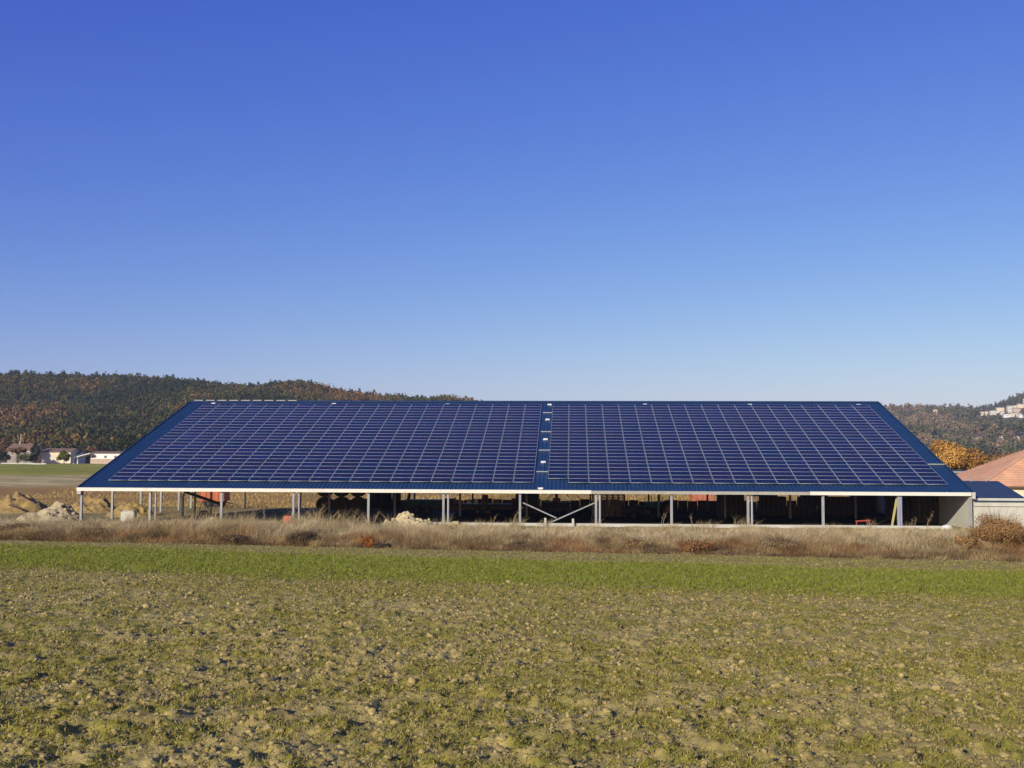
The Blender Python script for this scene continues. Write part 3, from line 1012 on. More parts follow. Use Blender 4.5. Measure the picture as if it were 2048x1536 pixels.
def panel_arrays(cells):
    """glass and frame arrays for modules at grid cells (col, row); origin = the grid corner"""
    cells = np.array(cells, float)
    n = len(cells)
    ox, oy = cells[:, 0] * CP + .014, cells[:, 1] * RP + .014
    g = np.array([[FW, FW, -.004], [PW - FW, FW, -.004], [PW - FW, PH - FW, -.004], [FW, PH - FW, -.004]])
    o = np.stack([ox, oy, np.zeros(n)], -1)
    Vg = (g[None] + o[:, None]).reshape(-1, 3)
    Fg = np.arange(n * 4).reshape(n, 4)
    outer = [(0, 0), (PW, 0), (PW, PH), (0, PH)]
    inner = [(FW, FW), (PW - FW, FW), (PW - FW, PH - FW), (FW, PH - FW)]
    f = np.array([(*q, 0) for q in outer] + [(*q, 0) for q in inner] + [(*q, -TH) for q in outer] + [(*q, -.006) for q in inner])
    Vf = (f[None] + o[:, None]).reshape(-1, 3)
    q = []
    for i in range(4):
        j = (i + 1) % 4
        q += [(i, j, 4 + j, 4 + i), (8 + i, 8 + j, j, i), (4 + i, 4 + j, 12 + j, 12 + i)]
    q.append((11, 10, 9, 8))
    Ff = (np.array(q)[None] + (np.arange(n) * 16)[:, None, None]).reshape(-1, 4)
    return Vg, Fg, Vf, Ff


def solar_array(x0, ncol, label, skip=()):
    root = thing("solar_array", (x0, GY0, GZ0), label, "solar array", "solar arrays on the shed roof")
    root.rotation_euler = (0.3015, 0, 0)
    cells = [(c, r) for r in range(25) for c in range(ncol) if (c, r) not in skip]
    near, rest = cells[:100], cells[100:]
    Vg, Fg, Vf, Ff = panel_arrays([(0, 0)])
    first = None
    for c, r in near:
        if first is None:
            first = o = mesh_np("solar_panel", Vg, Fg, M_cell, root, col=np.zeros((4, 3)))
            fr = mesh_np("frame", Vf, Ff, M_frame, o)
        else:
            o = first.copy(); COL.objects.link(o); o.parent = root
            f2 = fr.copy(); COL.objects.link(f2); f2.parent = o
        o.location = (c * CP, r * RP, 0)
    Vg, Fg, Vf, Ff = panel_arrays(rest)
    tint = np.repeat(np.random.default_rng(int(x0 * 10) + 999).uniform(0, 1, len(rest)), 4)
    cg = np.concatenate([np.stack([tint] * 3, -1), np.zeros((len(Vf), 3))])
    V = np.concatenate([Vg, Vf]); F = np.concatenate([Fg, Ff + len(Vg)])
    o = mesh_np("solar_panel", V, F, [M_cell, M_frame], root, col=cg, midx=[0] * len(Fg) + [1] * len(Ff))
    o["kind"] = "stuff"
    o["label"] = "the upper rows of dark blue solar panels"


solar_array(GX0, 21, "left block of dark blue solar panels, left of the bare roof strip")
solar_array(GX0 + 21 * CP + 1.10, 19, "right block of solar panels with one panel missing at its lower left corner", skip=((0, 0),))


# ================================================================== UNDER AND AROUND THE SHED
FLZ = -.075


def spot(u, y, z=None):
    p = at(u, 1020, y)
    return (p.x, y, FLZ if z is None else z)


# round bales
def round_bale():
    r = thing("round_bale", (0, 0, 0), None, "straw bale", "round bales stacked in the dark middle of the shed")
    b = MB(); b.tube((0, -.62, .76), (0, .62, .76), .76, .76, 26); b.build("straw_roll", M_straw_bale, r, smooth=True)
    b = MB()
    for k in (-.4, -.13, .13, .4): b.tube((0, k - .02, .76), (0, k + .02, .76), .768, .768, 26)
    b.build("net_wrap", M_timber, r)
    return r


rb = round_bale(); first = True
for lev, us, labs in ((0, (650, 683, 716), ("lower left round bale behind the fourth bay", "lower middle round bale behind the fourth bay", "lower right round bale behind the fourth bay")),
                      (1, (650, 683, 716), ("round bale on top of the lower left one in the dark fourth bay", "round bale topping the middle of the bale stack", "round bale on top of the lower right one in the fourth bay"))):
    for u, lb in zip(us, labs):
        o = rb if first else copy_tree(rb)
        first = False
        o.location = spot(u, 108, FLZ + lev * 1.53)
        o["label"] = lb

# upright tanks
for i, (u, y, r, hh, lb) in enumerate(((750, 113, .55, 3.4, "leftmost of the dark upright tanks behind the fifth post"), (771, 113, .62, 3.9, "widest dark upright tank, in the middle of the row behind the fifth bay"), (793, 113, .45, 2.6, "shortest dark upright tank, at the right of the row"))):
    x, y, z = spot(u, y)
    t = thing("upright_tank", (x, y, z), lb, "tank", "upright tanks at the back of the shed")
    MB().tube((x, y, z + .25), (x, y, z + hh), r, r, 18).tube((x, y, z + hh), (x, y, z + hh + r * .5), r, r * .25, 18).build("tank_shell", M_dark, t, smooth=True)
    b = MB()
    for k in range(3):
        a = k * 2.1; b.tube((x + r * .8 * math.cos(a), y + r * .8 * math.sin(a), z), (x + r * .8 * math.cos(a), y + r * .8 * math.sin(a), z + .3), .05, .05, 6)
    b.build("legs", M_rust, t)


def wheel(c, axis, r, w_, parent, rim=M_dark):
    o = MB().wheel(c, axis, r, w_).build("wheel", M_tyre, parent, smooth=True)
    MB().wheel(c, axis, r * .5, w_ + .03, 14).build("rim", rim, o)


def trailer(name, u0, u1, y, bz0, bz1, depth, label, body, rim, wr=.42, cat="trailer", slope=0.0, zg=None):
    FLZ = globals()["FLZ"] if zg is None else zg
    xa, xb = at(u0, 1020, y).x, at(u1, 1020, y).x
    t = thing(name, ((xa + xb) / 2, y, FLZ), label, cat)
    b = MB()
    b.hexa([(xa + slope, y + slope, bz0), (xb - slope, y + slope, bz0), (xb - slope, y + depth - slope, bz0), (xa + slope, y + depth - slope, bz0),
            (xa, y, bz1), (xb, y, bz1), (xb, y + depth, bz1), (xa, y + depth, bz1)])
    k = max(3, int((xb - xa) / .6))
    for i in range(k + 1):
        xx = xa + (xb - xa) * i / k
        xs = (xa + xb) / 2 + (xx - (xa + xb) / 2) * (1 - 2 * slope / (xb - xa))
        b.bar((xs, y - .03 + slope, bz0), (xx, y - .03, bz1), .07, .05, (0, 1, 0))
    b.box(xa - .04, xb + .04, y - .05, y - .005, bz1 - .1, bz1 + .01)
    b.build("body", body, t)
    c = MB().box(xa + .2, xb - .2, y + .3, y + .42, bz0 - .18, bz0 - .01).box(xa + .2, xb - .2, y + depth - .42, y + depth - .3, bz0 - .18, bz0 - .01)
    c.bar((xb - .3, y + depth / 2, bz0 - .1), (xb + 1.2, y + depth / 2, FLZ + .35), .1, .1)
    c.build("chassis", M_rust, t)
    mx = (xa + xb) / 2
    for dx in (-.5, .5):
        for yy in (y + .18, y + depth - .18): wheel((mx + dx, yy, FLZ + wr), (0, 1, 0), wr, .26, t, rim)
    return t


trailer("tipping_trailer", 399, 447, 123.5, .30, 2.4, 2.2, "orange ribbed tipping trailer standing in the sun beyond the left end of the shed", M_orange, M_dark, .42, zg=-.42)
gt = trailer("grain_trailer", 806, 880, 105, .75, 1.30, 2.3, "dark low grain trailer with a slanting spout under the sixth bay", M_green, M_dark, .42, slope=.15)
x, y, z = spot(824, 105.6)
MB().bar((x - .35, y, 1.25), (x + .1, y, 3.6), .3, .25).build("spout", M_green, gt)
fb = trailer("flatbed_trailer", 905, 1026, 104, .72, .98, 2.3, "long dark flatbed trailer with a flat load bed left of the braced bay", M_dark, M_rust, .38)
b = MB()
for uu in (906, 1024):
    x = at(uu, 1000, 104).x; b.box(x - .05, x + .05, 104.1, 106.2, .98, 1.5)
b.build("end_board", M_rust, fb)

# things on the flatbed
def small(name, u, y, z, b, m, label, cat, group=None):
    o = b.build(name, m)
    o.location = (at(u, 1000, y).x, y, z)
    return tag(o, label, cat, group)


small("sack", 938, 104.6, .98, MB().hexa([(-.22, -.2, 0), (.22, -.2, 0), (.22, .2, 0), (-.22, .2, 0), (-.12, -.1, .42), (.16, -.08, .46), (.12, .1, .44), (-.14, .1, .40)]), M_white, "white sack standing on the flatbed trailer", "sack")
small("plastic_can", 952, 104.5, .98, MB().box(-.16, .16, -.12, .12, 0, .40).tube((.05, 0, .40), (.05, 0, .47), .045, .045, 10), M_white, "white plastic can right of the sack on the flatbed trailer", "can")
small("steel_drum", 970, 104.8, .98, MB().tube((0, 0, 0), (0, 0, .85), .29, .29, 18).tube((0, 0, .27), (0, 0, .30), .3, .3, 18).tube((0, 0, .56), (0, 0, .59), .3, .3, 18), M_rust, "rusty steel drum standing on the flatbed trailer", "drum")
small("wooden_crate", 992, 104.6, .98, MB().box(-.3, .3, -.25, .25, 0, .12).box(-.3, .3, -.25, .25, .15, .27).box(-.3, .3, -.25, .25, .30, .40).box(-.28, -.22, -.23, .23, .12, .3).box(.22, .28, -.23, .23, .12, .3), M_timber, "slatted wooden crate at the right of the flatbed load", "crate")
small("red_canister", 915, 104.5, .98, MB().box(-.12, .12, -.1, .1, 0, .38).bar((-.08, 0, .42), (.08, 0, .42), .03, .03).box(-.08, -.05, -.01, .01, .38, .42).box(.05, .08, -.01, .01, .38, .42), M_red, "red canister at the left end of the flatbed trailer", "canister")

# dark cabinet / container
x0, x1 = at(1031, 1000, 106).x, at(1077, 1000, 106).x
t = thing("storage_container", ((x0 + x1) / 2, 106, FLZ), "tall dark steel container behind the left post of the braced bay", "container")
b = MB().box(x0, x1, 106, 108.4, FLZ + .1, 3.1)
k = 0
while x0 + .12 + k * .25 < x1 - .1:
    b.box(x0 + .08 + k * .25, x0 + .2 + k * .25, 105.965, 105.999, FLZ + .2, 3.0); k += 1
b.build("container_shell", M_dark, t)
MB().box(x0 + .1, x0 + .12, 105.94, 105.96, .3, 2.8).box(x0 + .95, x0 + .99, 105.93, 105.962, .3, 2.8).build("door_bar", M_galv, t)

# seed drill
x0, x1 = at(1084, 1000, 103).x, at(1143, 1000, 103).x
xm = at(1113, 1000, 103).x
t = thing("seed_drill", (xm, 103, FLZ), "dark seed drill with a wide hopper and a mast in the cross braced bay", "implement")
MB().hexa([(x0 + .35, 103.2, .75), (x1 - .35, 103.2, .75), (x1 - .35, 103.7, .75), (x0 + .35, 103.7, .75), (x0, 103, 1.24), (x1, 103, 1.24), (x1, 104, 1.24), (x0, 104, 1.24)]).build("hopper", M_dark, t)
MB().bar((xm, 103.4, .4), (xm, 103.4, 3.2), .28, .28).box(xm - .35, xm + .35, 103.2, 103.6, 1.24, 1.62).build("mast", M_rust, t)
for (ua, va, ub, vb) in ((1088, 1004, 1106, 986), (1095, 1004, 1110, 986), (1133, 988, 1147, 1009), (1154, 990, 1172, 1012)):
    MB().bar(at(ua, va, 103.4), at(ub, vb, 103.4), .06, .06).build("linkage_arm", M_rust, t)
b = MB().box(x0 - .3, x1 + .6, 103.1, 103.25, .42, .56)
for i in range(14):
    xx = x0 - .2 + i * (x1 - x0 + .7) / 13
    b.bar((xx, 103.18, .42), (xx - .03, 103.3, FLZ + .02), .03, .05)
b.build("tine_bar", M_dark, t)
for xx in (x0 - .3, x1 + .3): wheel((xx, 103.6, FLZ + .4), (1, 0, 0), .4, .22, t)

# pallets
def pallet():
    r = thing("wooden_pallet", (0, 0, 0), "wooden pallet in the two tall dark stacks right of the braced bay", "pallet", "wooden pallets stacked in the shed")
    b = MB()
    for i in range(7): b.box(-.6 + i * .18, -.6 + i * .18 + .12, -.4, .4, .122, .144)
    b.build("deck", M_timber, r)
    b = MB()
    for yy in (-.36, 0, .36):
        b.box(-.6, .6, yy - .04, yy + .04, 0, .02)
        for xx in (-.54, 0, .54): b.box(xx - .06, xx + .06, yy - .04, yy + .04, .02, .1)
        b.box(-.6, .6, yy - .045, yy + .045, .1, .12)
    b.build("runner", M_timber, r)
    return r


pp = pallet(); first = True
for u, n_ in ((1214, 21), (1237, 19)):
    for k in range(n_):
        o = pp if first else copy_tree(pp)
        first = False
        o.location = Vector(spot(u, 104.5, FLZ + .146 * k)) + Vector((random.uniform(-.03, .03), random.uniform(-.03, .03), 0))
        o.rotation_euler = (0, 0, random.uniform(-.04, .04))

# water bowser
x0, x1 = at(1244, 1000, 101).x, at(1292, 1000, 101).x
t = thing("water_bowser", ((x0 + x1) / 2, 101, FLZ), "dark horizontal water tank on wheels between the pallets and the tractor", "tank trailer")
MB().tube((x0 + .15, 101.6, .62), (x1 - .15, 101.6, .62), .46, .46, 22).tube((x0, 101.6, .62), (x0 + .15, 101.6, .62), .3, .46, 22).tube((x1 - .15, 101.6, .62), (x1, 101.6, .62), .46, .3, 22).build("tank_shell", M_dark, t, smooth=True)
MB().tube(((x0 + x1) / 2, 101.6, 1.05), ((x0 + x1) / 2, 101.6, 1.16), .16, .16, 14).build("hatch", M_rust, t)
for yy in (101.05, 102.15): wheel(((x0 + x1) / 2, yy, FLZ + .32), (0, 1, 0), .32, .2, t)

# tractor, side on, facing left
x, y, z = spot(1322, 104)
t = thing("tractor", (x, y, FLZ), "dark farm tractor with an open cab seen side on under the roof", "tractor")
o = MB().hexa([(x - 1.5, y + .45, .65), (x - .1, y + .4, .65), (x - .1, y + 1.2, .65), (x - 1.5, y + 1.15, .65), (x - 1.45, y + .5, 1.22), (x - .1, y + .45, 1.36), (x - .1, y + 1.15, 1.36), (x - 1.45, y + 1.1, 1.22)]).build("bonnet", M_green, t, bevel=.05)
MB().tube((x - .8, y + .5, 1.25), (x - .8, y + .5, 2.1), .035, .035, 8).build("exhaust", M_dark, o)
b = MB()
for xx, yy in ((x - .1, y + .35), (x - .1, y + 1.25), (x + 1.15, y + .35), (x + 1.15, y + 1.25)): b.bar((xx, yy, 1.2), (xx + (.08 if xx < x else -.08), yy, 2.5), .06, .06)
b.build("cab_frame", M_dark, t)
MB().box(x - .1, x + 1.2, y + .28, y + 1.32, 2.5, 2.62).build("cab_roof", M_dark, t, bevel=.03)
MB().box(x - .1, x + 1.2, y + .35, y + 1.25, .6, 1.2).build("cab_base", M_green, t)
MB().box(x + .55, x + .95, y + .55, y + 1.05, 1.2, 1.35).box(x + .85, x + .97, y + .55, y + 1.05, 1.35, 1.8).build("seat", M_dark, t)
s = MB()
for k in range(12):
    a0, a1 = k * math.pi / 6, (k + 1) * math.pi / 6
    s.tube((x + .2 + .05 * math.sin(a0), y + .8 + .2 * math.cos(a0), 1.6 + .2 * math.sin(a0)), (x + .2 + .05 * math.sin(a1), y + .8 + .2 * math.cos(a1), 1.6 + .2 * math.sin(a1)), .016, .016, 5, False)
s.tube((x + .05, y + .8, 1.2), (x + .2, y + .8, 1.6), .02, .02, 6)
s.build("steering_wheel", M_dark, t)
for yy in (y + .12, y + 1.48): wheel((x + .75, yy, FLZ + .75), (0, 1, 0), .75, .4, t, M_orange)
for yy in (y + .22, y + 1.38): wheel((x - 1.2, yy, FLZ + .45), (0, 1, 0), .45, .28, t, M_orange)

# square bales
def square_bale():
    r = thing("square_bale", (0, 0, 0), None, "straw bale", "square bales stacked in the right half of the shed")
    MB().box(-1.2, 1.2, -.6, .6, 0, .88).build("straw_block", M_straw_bale, r, bevel=.05)
    b = MB()
    for xx in (-.9, -.45, 0, .45, .9): b.box(xx - .012, xx + .012, -.606, .606, -.004 + .006, .886)
    b.build("twine", M_timber, r)
    return r


sb = square_bale(); first = True
for (u, lev, w1) in ((1461, 0, "bottom"), (1461, 1, "second"), (1461, 2, "third"), (1461, 3, "top")):
    o = sb if first else copy_tree(sb); first = False
    o.location = spot(u, 106, FLZ + lev * .89); o["label"] = f"{w1} square bale of the narrow stack left of the eleventh post"
for (u, lev, w1) in ((1545, 0, "bottom left"), (1596, 0, "bottom right"), (1545, 1, "upper left"), (1622, 1, "upper right")):
    o = copy_tree(sb)
    o.location = spot(u, 109, FLZ + lev * .89); o["label"] = f"{w1} square bale of the low stack in the tenth bay"
for (u, lev, w1) in ((1528, 2, "third"), (1528, 3, "top"), (1528, 4, "crowning")):
    o = copy_tree(sb)
    o.location = spot(u, 109, FLZ + lev * .89); o["label"] = f"{w1} square bale of the high stack just right of the tenth post"
for (u, lev, w1) in ((1628, 2, "third"), (1628, 3, "top")):
    o = copy_tree(sb)
    o.location = spot(u, 109, FLZ + lev * .89); o["label"] = f"{w1} square bale of the high stack left of the eleventh post's bay"
for (u, y, lev, w1) in ((1856, 97.5, 0, "bottom bale of the stack nearest the end wall"), (1857, 97.5, 1, "middle bale of the stack nearest the end wall"), (1855, 97.5, 2, "top bale of the stack nearest the end wall"),
                     (1800, 101.5, 0, "bottom bale of the stack behind the lilac downpipe"), (1801, 101.5, 1, "middle bale of the stack behind the lilac downpipe"), (1799, 101.5, 2, "top bale of the stack behind the lilac downpipe")):
    o = copy_tree(sb)  # bales added to cover the shaded end wall, which renders too pale
    o.location = spot(u, y, FLZ + lev * .89); o["label"] = "added dark " + w1
for (u, lev, w1) in ((1675, 0, "bottom"), (1678, 1, "upper")):
    o = copy_tree(sb)
    o.location = spot(u, 109, FLZ + lev * .89); o["label"] = f"{w1} square bale of the pair right of the second last pair of posts"

# red tarpaulin over a pile, in the sun behind the shed
x0, x1 = at(1384, 1000, 143.5).x, at(1427, 1000, 143.5).x
gz_ = hz((x0 + x1) / 2, 143.5)
t = thing("tarpaulin_pile", ((x0 + x1) / 2, 143.5, gz_), "rust red tarpaulin hanging in folds over a pile in the sun behind the shed", "tarpaulin")
nf = 41; V = []; F = []
for i in range(nf):
    s_ = i / (nf - 1); xx = x0 + (x1 - x0) * s_
    f = .09 * math.sin(i * 1.7) + .05 * math.sin(i * .6 + 1)
    for (yy, zz) in ((143.3 + f * 1.5, gz_ + .25), (143.4 + f, gz_ + 1.0), (143.6 + f * .4, gz_ + 2.1), (144.3, gz_ + 2.5), (146, gz_ + 2.4), (146.6 + f, gz_ + .2)): V.append((xx, yy, zz))
for i in range(nf - 1):
    for k in range(5): F.append((i * 6 + k, i * 6 + 6 + k, i * 6 + 7 + k, i * 6 + 1 + k))
mesh_np("cover", np.array(V), np.array(F), mat("red_tarpaulin", (.32, .09, .05), .7, .3, 2, c2=(.46, .17, .09)), t, smooth=True, org=((x0 + x1) / 2, 143.5, gz_))
b = MB()
for i in range(16): b.cbox(x0 + (i + .5) * (x1 - x0) / 16, 143.35, gz_ - .02, .12, .3, random.uniform(.16, .32))
b.build("ballast_stones", M_white, t)

# auger, white standpipe, crate, trestle, board ...
x, y, z = spot(370, 98.5)
t = thing("grain_auger", (x, 98.5, FLZ), "dark grain auger tube slanting down to the right in front of the orange trailer", "auger")
a, b_ = at(368, 983, 98.5), at(441, 1008, 98.5)
MB().tube(a, b_, .13, .13, 12).build("auger_tube", M_dark, t)
MB().tube(b_, b_ + Vector((.35, 0, -.12)), .22, .22, 12).build("intake", M_rust, t)
m_ = a.lerp(b_, .55)
MB().bar((m_.x - .5, 98.3, FLZ + .3), m_, .05, .05).bar((m_.x + .5, 98.7, FLZ + .3), m_, .05, .05).build("strut", M_rust, t)
for yy in (98.1, 98.9): wheel((m_.x, yy, FLZ + .3), (0, 1, 0), .3, .12, t)
MB().bar((m_.x - .5, 98.1, FLZ + .3), (m_.x + .5, 98.9, FLZ + .3), .05, .05).build("axle", M_rust, t)

x, y, z = spot(364.5, 99.2, hz(at(364.5, 1000, 99.2).x, 99.2))
t = thing("standpipe", (x, y, z), "white standpipe with a capped head near the open left end of the shed", "standpipe")
MB().tube((x, y, z), (x, y, 1.75), .15, .14, 14).build("pipe", M_white, t, smooth=True)
MB().tube((x, y, 1.75), (x, y, 1.98), .19, .17, 14).tube((x - .12, y, 1.86), (x + .28, y, 1.86), .05, .05, 8).build("cap", M_white, t)

def crate_box(x, y, z, sx, sy, sz, m, name, label, cat):
    t = thing(name, (x, y, z), label, cat)
    b = MB().box(x - sx / 2, x + sx / 2, y - sy / 2, y + sy / 2, z, z + .03)
    b.box(x - sx / 2, x + sx / 2, y - sy / 2, y - sy / 2 + .03, z + .03, z + sz).box(x - sx / 2, x + sx / 2, y + sy / 2 - .03, y + sy / 2, z + .03, z + sz)
    b.box(x - sx / 2, x - sx / 2 + .03, y - sy / 2 + .03, y + sy / 2 - .03, z + .03, z + sz).box(x + sx / 2 - .03, x + sx / 2, y - sy / 2 + .03, y + sy / 2 - .03, z + .03, z + sz)
    b.build("bin", m, t)
    MB().box(x - sx / 2 - .025, x + sx / 2 + .025, y - sy / 2 - .025, y - sy / 2 - .002, z + sz - .07, z + sz + .004).box(x - sx / 2 - .025, x + sx / 2 + .025, y + sy / 2 + .002, y + sy / 2 + .025, z + sz - .07, z + sz + .004).build("rim", m, t)


xc = at(576, 1030, 88.6).x
crate_box(xc, 88.6, hz(xc, 88.6), .6, .5, .72, mat("red_plastic", (.58, .13, .07), .5, .1, 2), "plastic_crate", "red plastic crate standing just left of the fourth front post", "crate")
xa, xb = at(1711, 1040, 90.2).x, at(1741, 1040, 90.2).x
t = thing("trestle", ((xa + xb) / 2, 90.2, FLZ), "low red steel trestle just inside the second last bay", "trestle")
MB().bar((xa, 90.2, .42), (xb, 90.2, .50), .08, .1).build("top_rail", M_red, t)
for xx in (xa + .06, xb - .1):
    for dy in (-.18, .18): MB().bar((xx, 90.2 + dy, FLZ), (xx + .02, 90.2 + dy * .15, .42), .045, .045).build("leg", M_red, t)
p = at(1795, 988, 89.95); q = at(1783, 1046, 89.85)
o = MB().bar((p.x, 89.95, p.z), (q.x, 89.85, FLZ), .17, .04, (0, 1, 0)).build("leaning_board", M_yellow_board)
tag(o, "long yellow board leaning against the post of the last but one bay", "board")
for u, v0, lb in ((1090.5, 1036, "left one of two short pale concrete stubs under the cross brace"), (1146, 1037.5, "right one of two short pale concrete stubs under the cross brace")):
    p = at(u, v0, 89.2)
    o = MB().hexa([(p.x - .1, 89.1, -.25), (p.x + .1, 89.1, -.25), (p.x + .1, 89.3, -.25), (p.x - .1, 89.3, -.25), (p.x - .085, 89.12, p.z), (p.x + .085, 89.12, p.z), (p.x + .085, 89.28, p.z + .01), (p.x - .085, 89.28, p.z + .01)]).build("concrete_stub", M_conc_w)
    tag(o, lb, "stub", "concrete stubs along the plinth")
p = at(911, 1044, 89.0)
o = MB().hexa([(p.x - .28, 88.85, -.2), (p.x + .28, 88.85, -.2), (p.x + .26, 89.2, -.2), (p.x - .28, 89.2, -.2), (p.x - .26, 88.88, .26), (p.x + .25, 88.88, .24), (p.x + .24, 89.18, .27), (p.x - .25, 89.18, .26)]).build("stone_block", M_stone, bevel=.03)
tag(o, "pale yellow squared stone on the grass right of the sixth post", "stone")
p = at(258, 1030, 90.5)
o = MB().box(p.x - .62, p.x + .5, 90.3, 90.9, -.2, .78).box(p.x - .5, p.x + .4, 90.35, 90.85, .78, .86).build("concrete_block", M_conc, bevel=.03)
tag(o, "light grey concrete block between the first and second front posts", "concrete block")
p = at(1894, 1048, 88.9)
pv, pf = lump_proto(2, .18, 33)
o = mesh_np("boulder", pv * np.array([.42, .3, .30]) + np.array([p.x, 88.9, hz(p.x, 88.9) + .12]), pf, M_white)
tag(o, "white boulder at the right end of the plinth below the lit wall", "boulder")


# heaps
def heap(name, u, y, wdt, dep, hgt, m, label, seed, rough=.25, stones=0, sm_=None, skew=0.0):
    p = at(u, 1000, y)
    rng = np.random.default_rng(seed)
    n = 46
    a = np.linspace(-1, 1, n)
    X, Y = np.meshgrid(a, a)
    r = np.sqrt((X - skew * (1 - np.abs(X))) ** 2 + Y ** 2)
    prof = np.clip(1 - r, 0, 1) ** .8
    nz = fbm(X * 2.5 + seed, Y * 2.5, seed, 4)
    Z = hgt * prof * (.75 + 1.3 * (nz - .38)) + rough * 1.6 * hgt * (fbm(X * 7 + seed, Y * 7, seed + 3, 4) - .5) * np.minimum(1, prof * 4)
    wx, wy = X * wdt / 2 + p.x, Y * dep / 2 + y
    gz2 = H(wx, wy)
    Z = np.where(r < 1, gz2 + np.maximum(Z, -.02) - .02, gz2 - .06)
    V = np.stack([wx, wy, Z], -1).reshape(-1, 3)
    i = np.arange(n * n).reshape(n, n)
    F = np.stack([i[:-1, :-1], i[:-1, 1:], i[1:, 1:], i[1:, :-1]], -1).reshape(-1, 4)
    zc = hz(p.x, y)
    if stones:
        k = rng.integers(0, n * n, stones * 6)
        k = k[(prof.reshape(-1)[k] > .08)][:stones]
        P = V[k] + rng.normal(0, .05, (len(k), 3))
        sv, sf, _ = scatter([lump_proto(1, .25, seed + j) for j in range(4)], P, rng.uniform(.06, .20, len(k)), rng.uniform(0, 6, len(k)), np.zeros((len(k), 3)), rng.uniform(.6, 1, len(k)))
        me = [F, sf + len(V)]
        V = np.concatenate([V, sv])
        F = me
    o = mesh_np(name, V, F, m, org=(p.x, y, zc))
    o.location = (p.x, y, zc)
    return tag(o, label, "heap")


heap("earth_mound", 28, 106, 7.0, 5, 2.3, M_ochre, "ochre earth mound with a pointed top at the left edge of the yard", 5, skew=.12)
heap("rubble_heap", 99, 93, 5.8, 3.8, 1.5, M_rubble, "pale grey rubble heap left of the shed's corner post", 6, .3, 60, skew=.35)
heap("earth_mound", 186, 108, 5.0, 4, 1.65, M_ochre, "ochre earth mound seen between the first two posts", 7)
heap("earth_mound", 262, 101, 4.6, 3.4, 1.4, M_ochre, "low dark sided earth mound behind the concrete block", 8)
heap("stone_heap", 815, 88.3, 4.3, 1.5, 1.0, M_stone, "heap of yellow limestone lumps between the fifth and sixth front posts", 9, .3, 90)
heap("stone_heap", 425, 88.6, 1.8, 1.1, .55, M_stone, "small heap of yellow stones left of the third front post", 10, .3, 26)
for (u0, v0, u1, v1, y, lb) in ((40, 990, 70, 1006, 104.3, "dark plank lying down the right slope of the pointed earth mound"), (19, 1010, 46, 1020, 103.2, "lower dark plank on the ground before the pointed earth mound")):
    p, q = at(u0, v0, y), at(u1, v1, y)
    tag(MB().bar(p, q, .35, .10).build("plank", M_rust), lb, "plank")

# ================================================================== ANNEXE AND WALL ON THE RIGHT
X1 = XR + .12
xe = at(2062, 996, 89.6).x
t = thing("annexe", (X1 + 3, 89.6, 0), "low pale concrete annexe with a small blue roof at the shed's right end", "annexe")
ye0, ye1 = 89.7, 96.0
ez = 5.37 - (996.5 - 913.5) / FPX * 89.5
rz2 = 5.37 - (957 - 913.5) / FPX * 96.0
xw = 52.0
b = MB()
zz = -.35
for hh in (.75, 1.25, .62):
    b.box(X1, xw, ye0 + .12, ye0 + .30, zz + .02, zz + hh - .02); b.box(X1, xw, ye0 + .16, ye0 + .26, zz + hh - .02, zz + hh + .02); zz += hh
b.build("panel_wall", M_conc_w, t)
MB().box(X1, xe, ye0 - .0, ye0 + .11, ez - .40, ez - .07).build("fascia", M_conc_w, t)
MB().hexa([(X1, ye0 - .1, ez - .06), (xe, ye0 - .1, ez - .06), (xe - .1, ye1, rz2 - .06), (X1, ye1, rz2 - .06), (X1, ye0 - .1, ez), (xe, ye0 - .1, ez), (xe - .1, ye1, rz2), (X1, ye1, rz2)]).build("roof", M_roof2, t)
MB().box(X1, xe - .4, ye1 - .3, ye1 - .1, -.3, rz2 - .08).build("rear_wall", M_conc_w, t)
MB().box(xe - .5, xe - .3, ye0 + .35, ye1 - .32, -.3, ez - .05).build("side_wall", M_conc_w, t)
for u in (1942, 1972):
    p = at(u, 953, 95.9)
    MB().tube((p.x, 95.9, rz2 - .1), (p.x, 95.9, rz2 + .25), .06, .06, 10).tube((p.x, 95.9, rz2 + .25), (p.x, 95.9, rz2 + .33), .12, .10, 10).build("roof_vent", M_galv, t)

# orange tiled house behind it
A = at(1960, 972, 112); Cc_ = at(2092, 884, 121)
z_e, z_r = A.z, Cc_.z
xA, xC, yA, yC = A.x, Cc_.x, 112.0, 121.0
yB = 126.0; xD = xC + 16; xF = xD + (xC - xA)
t = thing("tiled_house", (xC, yC, 0), "big house with a pinkish orange hipped tile roof behind the annexe", "house")
def tiles(b, p0, p1, q1, q0, n=26):
    """overlapping tile courses between eave p0-p1 and top q0-q1"""
    p0, p1, q0, q1 = map(Vector, (p0, p1, q0, q1))
    nn = (p1 - p0).cross(q0 - p0); nn.normalize()
    if nn.z < 0: nn = -nn
    for i in range(n):
        a, c = i / n, (i + 1) / n
        l0, l1 = p0.lerp(q0, a), p1.lerp(q1, a)
        u0, u1 = p0.lerp(q0, c), p1.lerp(q1, c)
        b.poly([l0 + nn * .07, l1 + nn * .07, u1 + nn * .01, u0 + nn * .01])
        b.poly([l0 - nn * .02, l1 - nn * .02, l1 + nn * .07, l0 + nn * .07])
b = MB()
tiles(b, (xA, yA, z_e), (xF, yA, z_e), (xD, yC, z_r), (xC, yC, z_r))
tiles(b, (xF, yB, z_e), (xA, yB, z_e), (xC, yC, z_r), (xD, yC, z_r))
tiles(b, (xA, yB, z_e), (xA, yA, z_e), (xC, yC, z_r), (xC, yC, z_r))
tiles(b, (xF, yA, z_e), (xF, yB, z_e), (xD, yC, z_r), (xD, yC, z_r))
b.build("roof", M_tile, t)
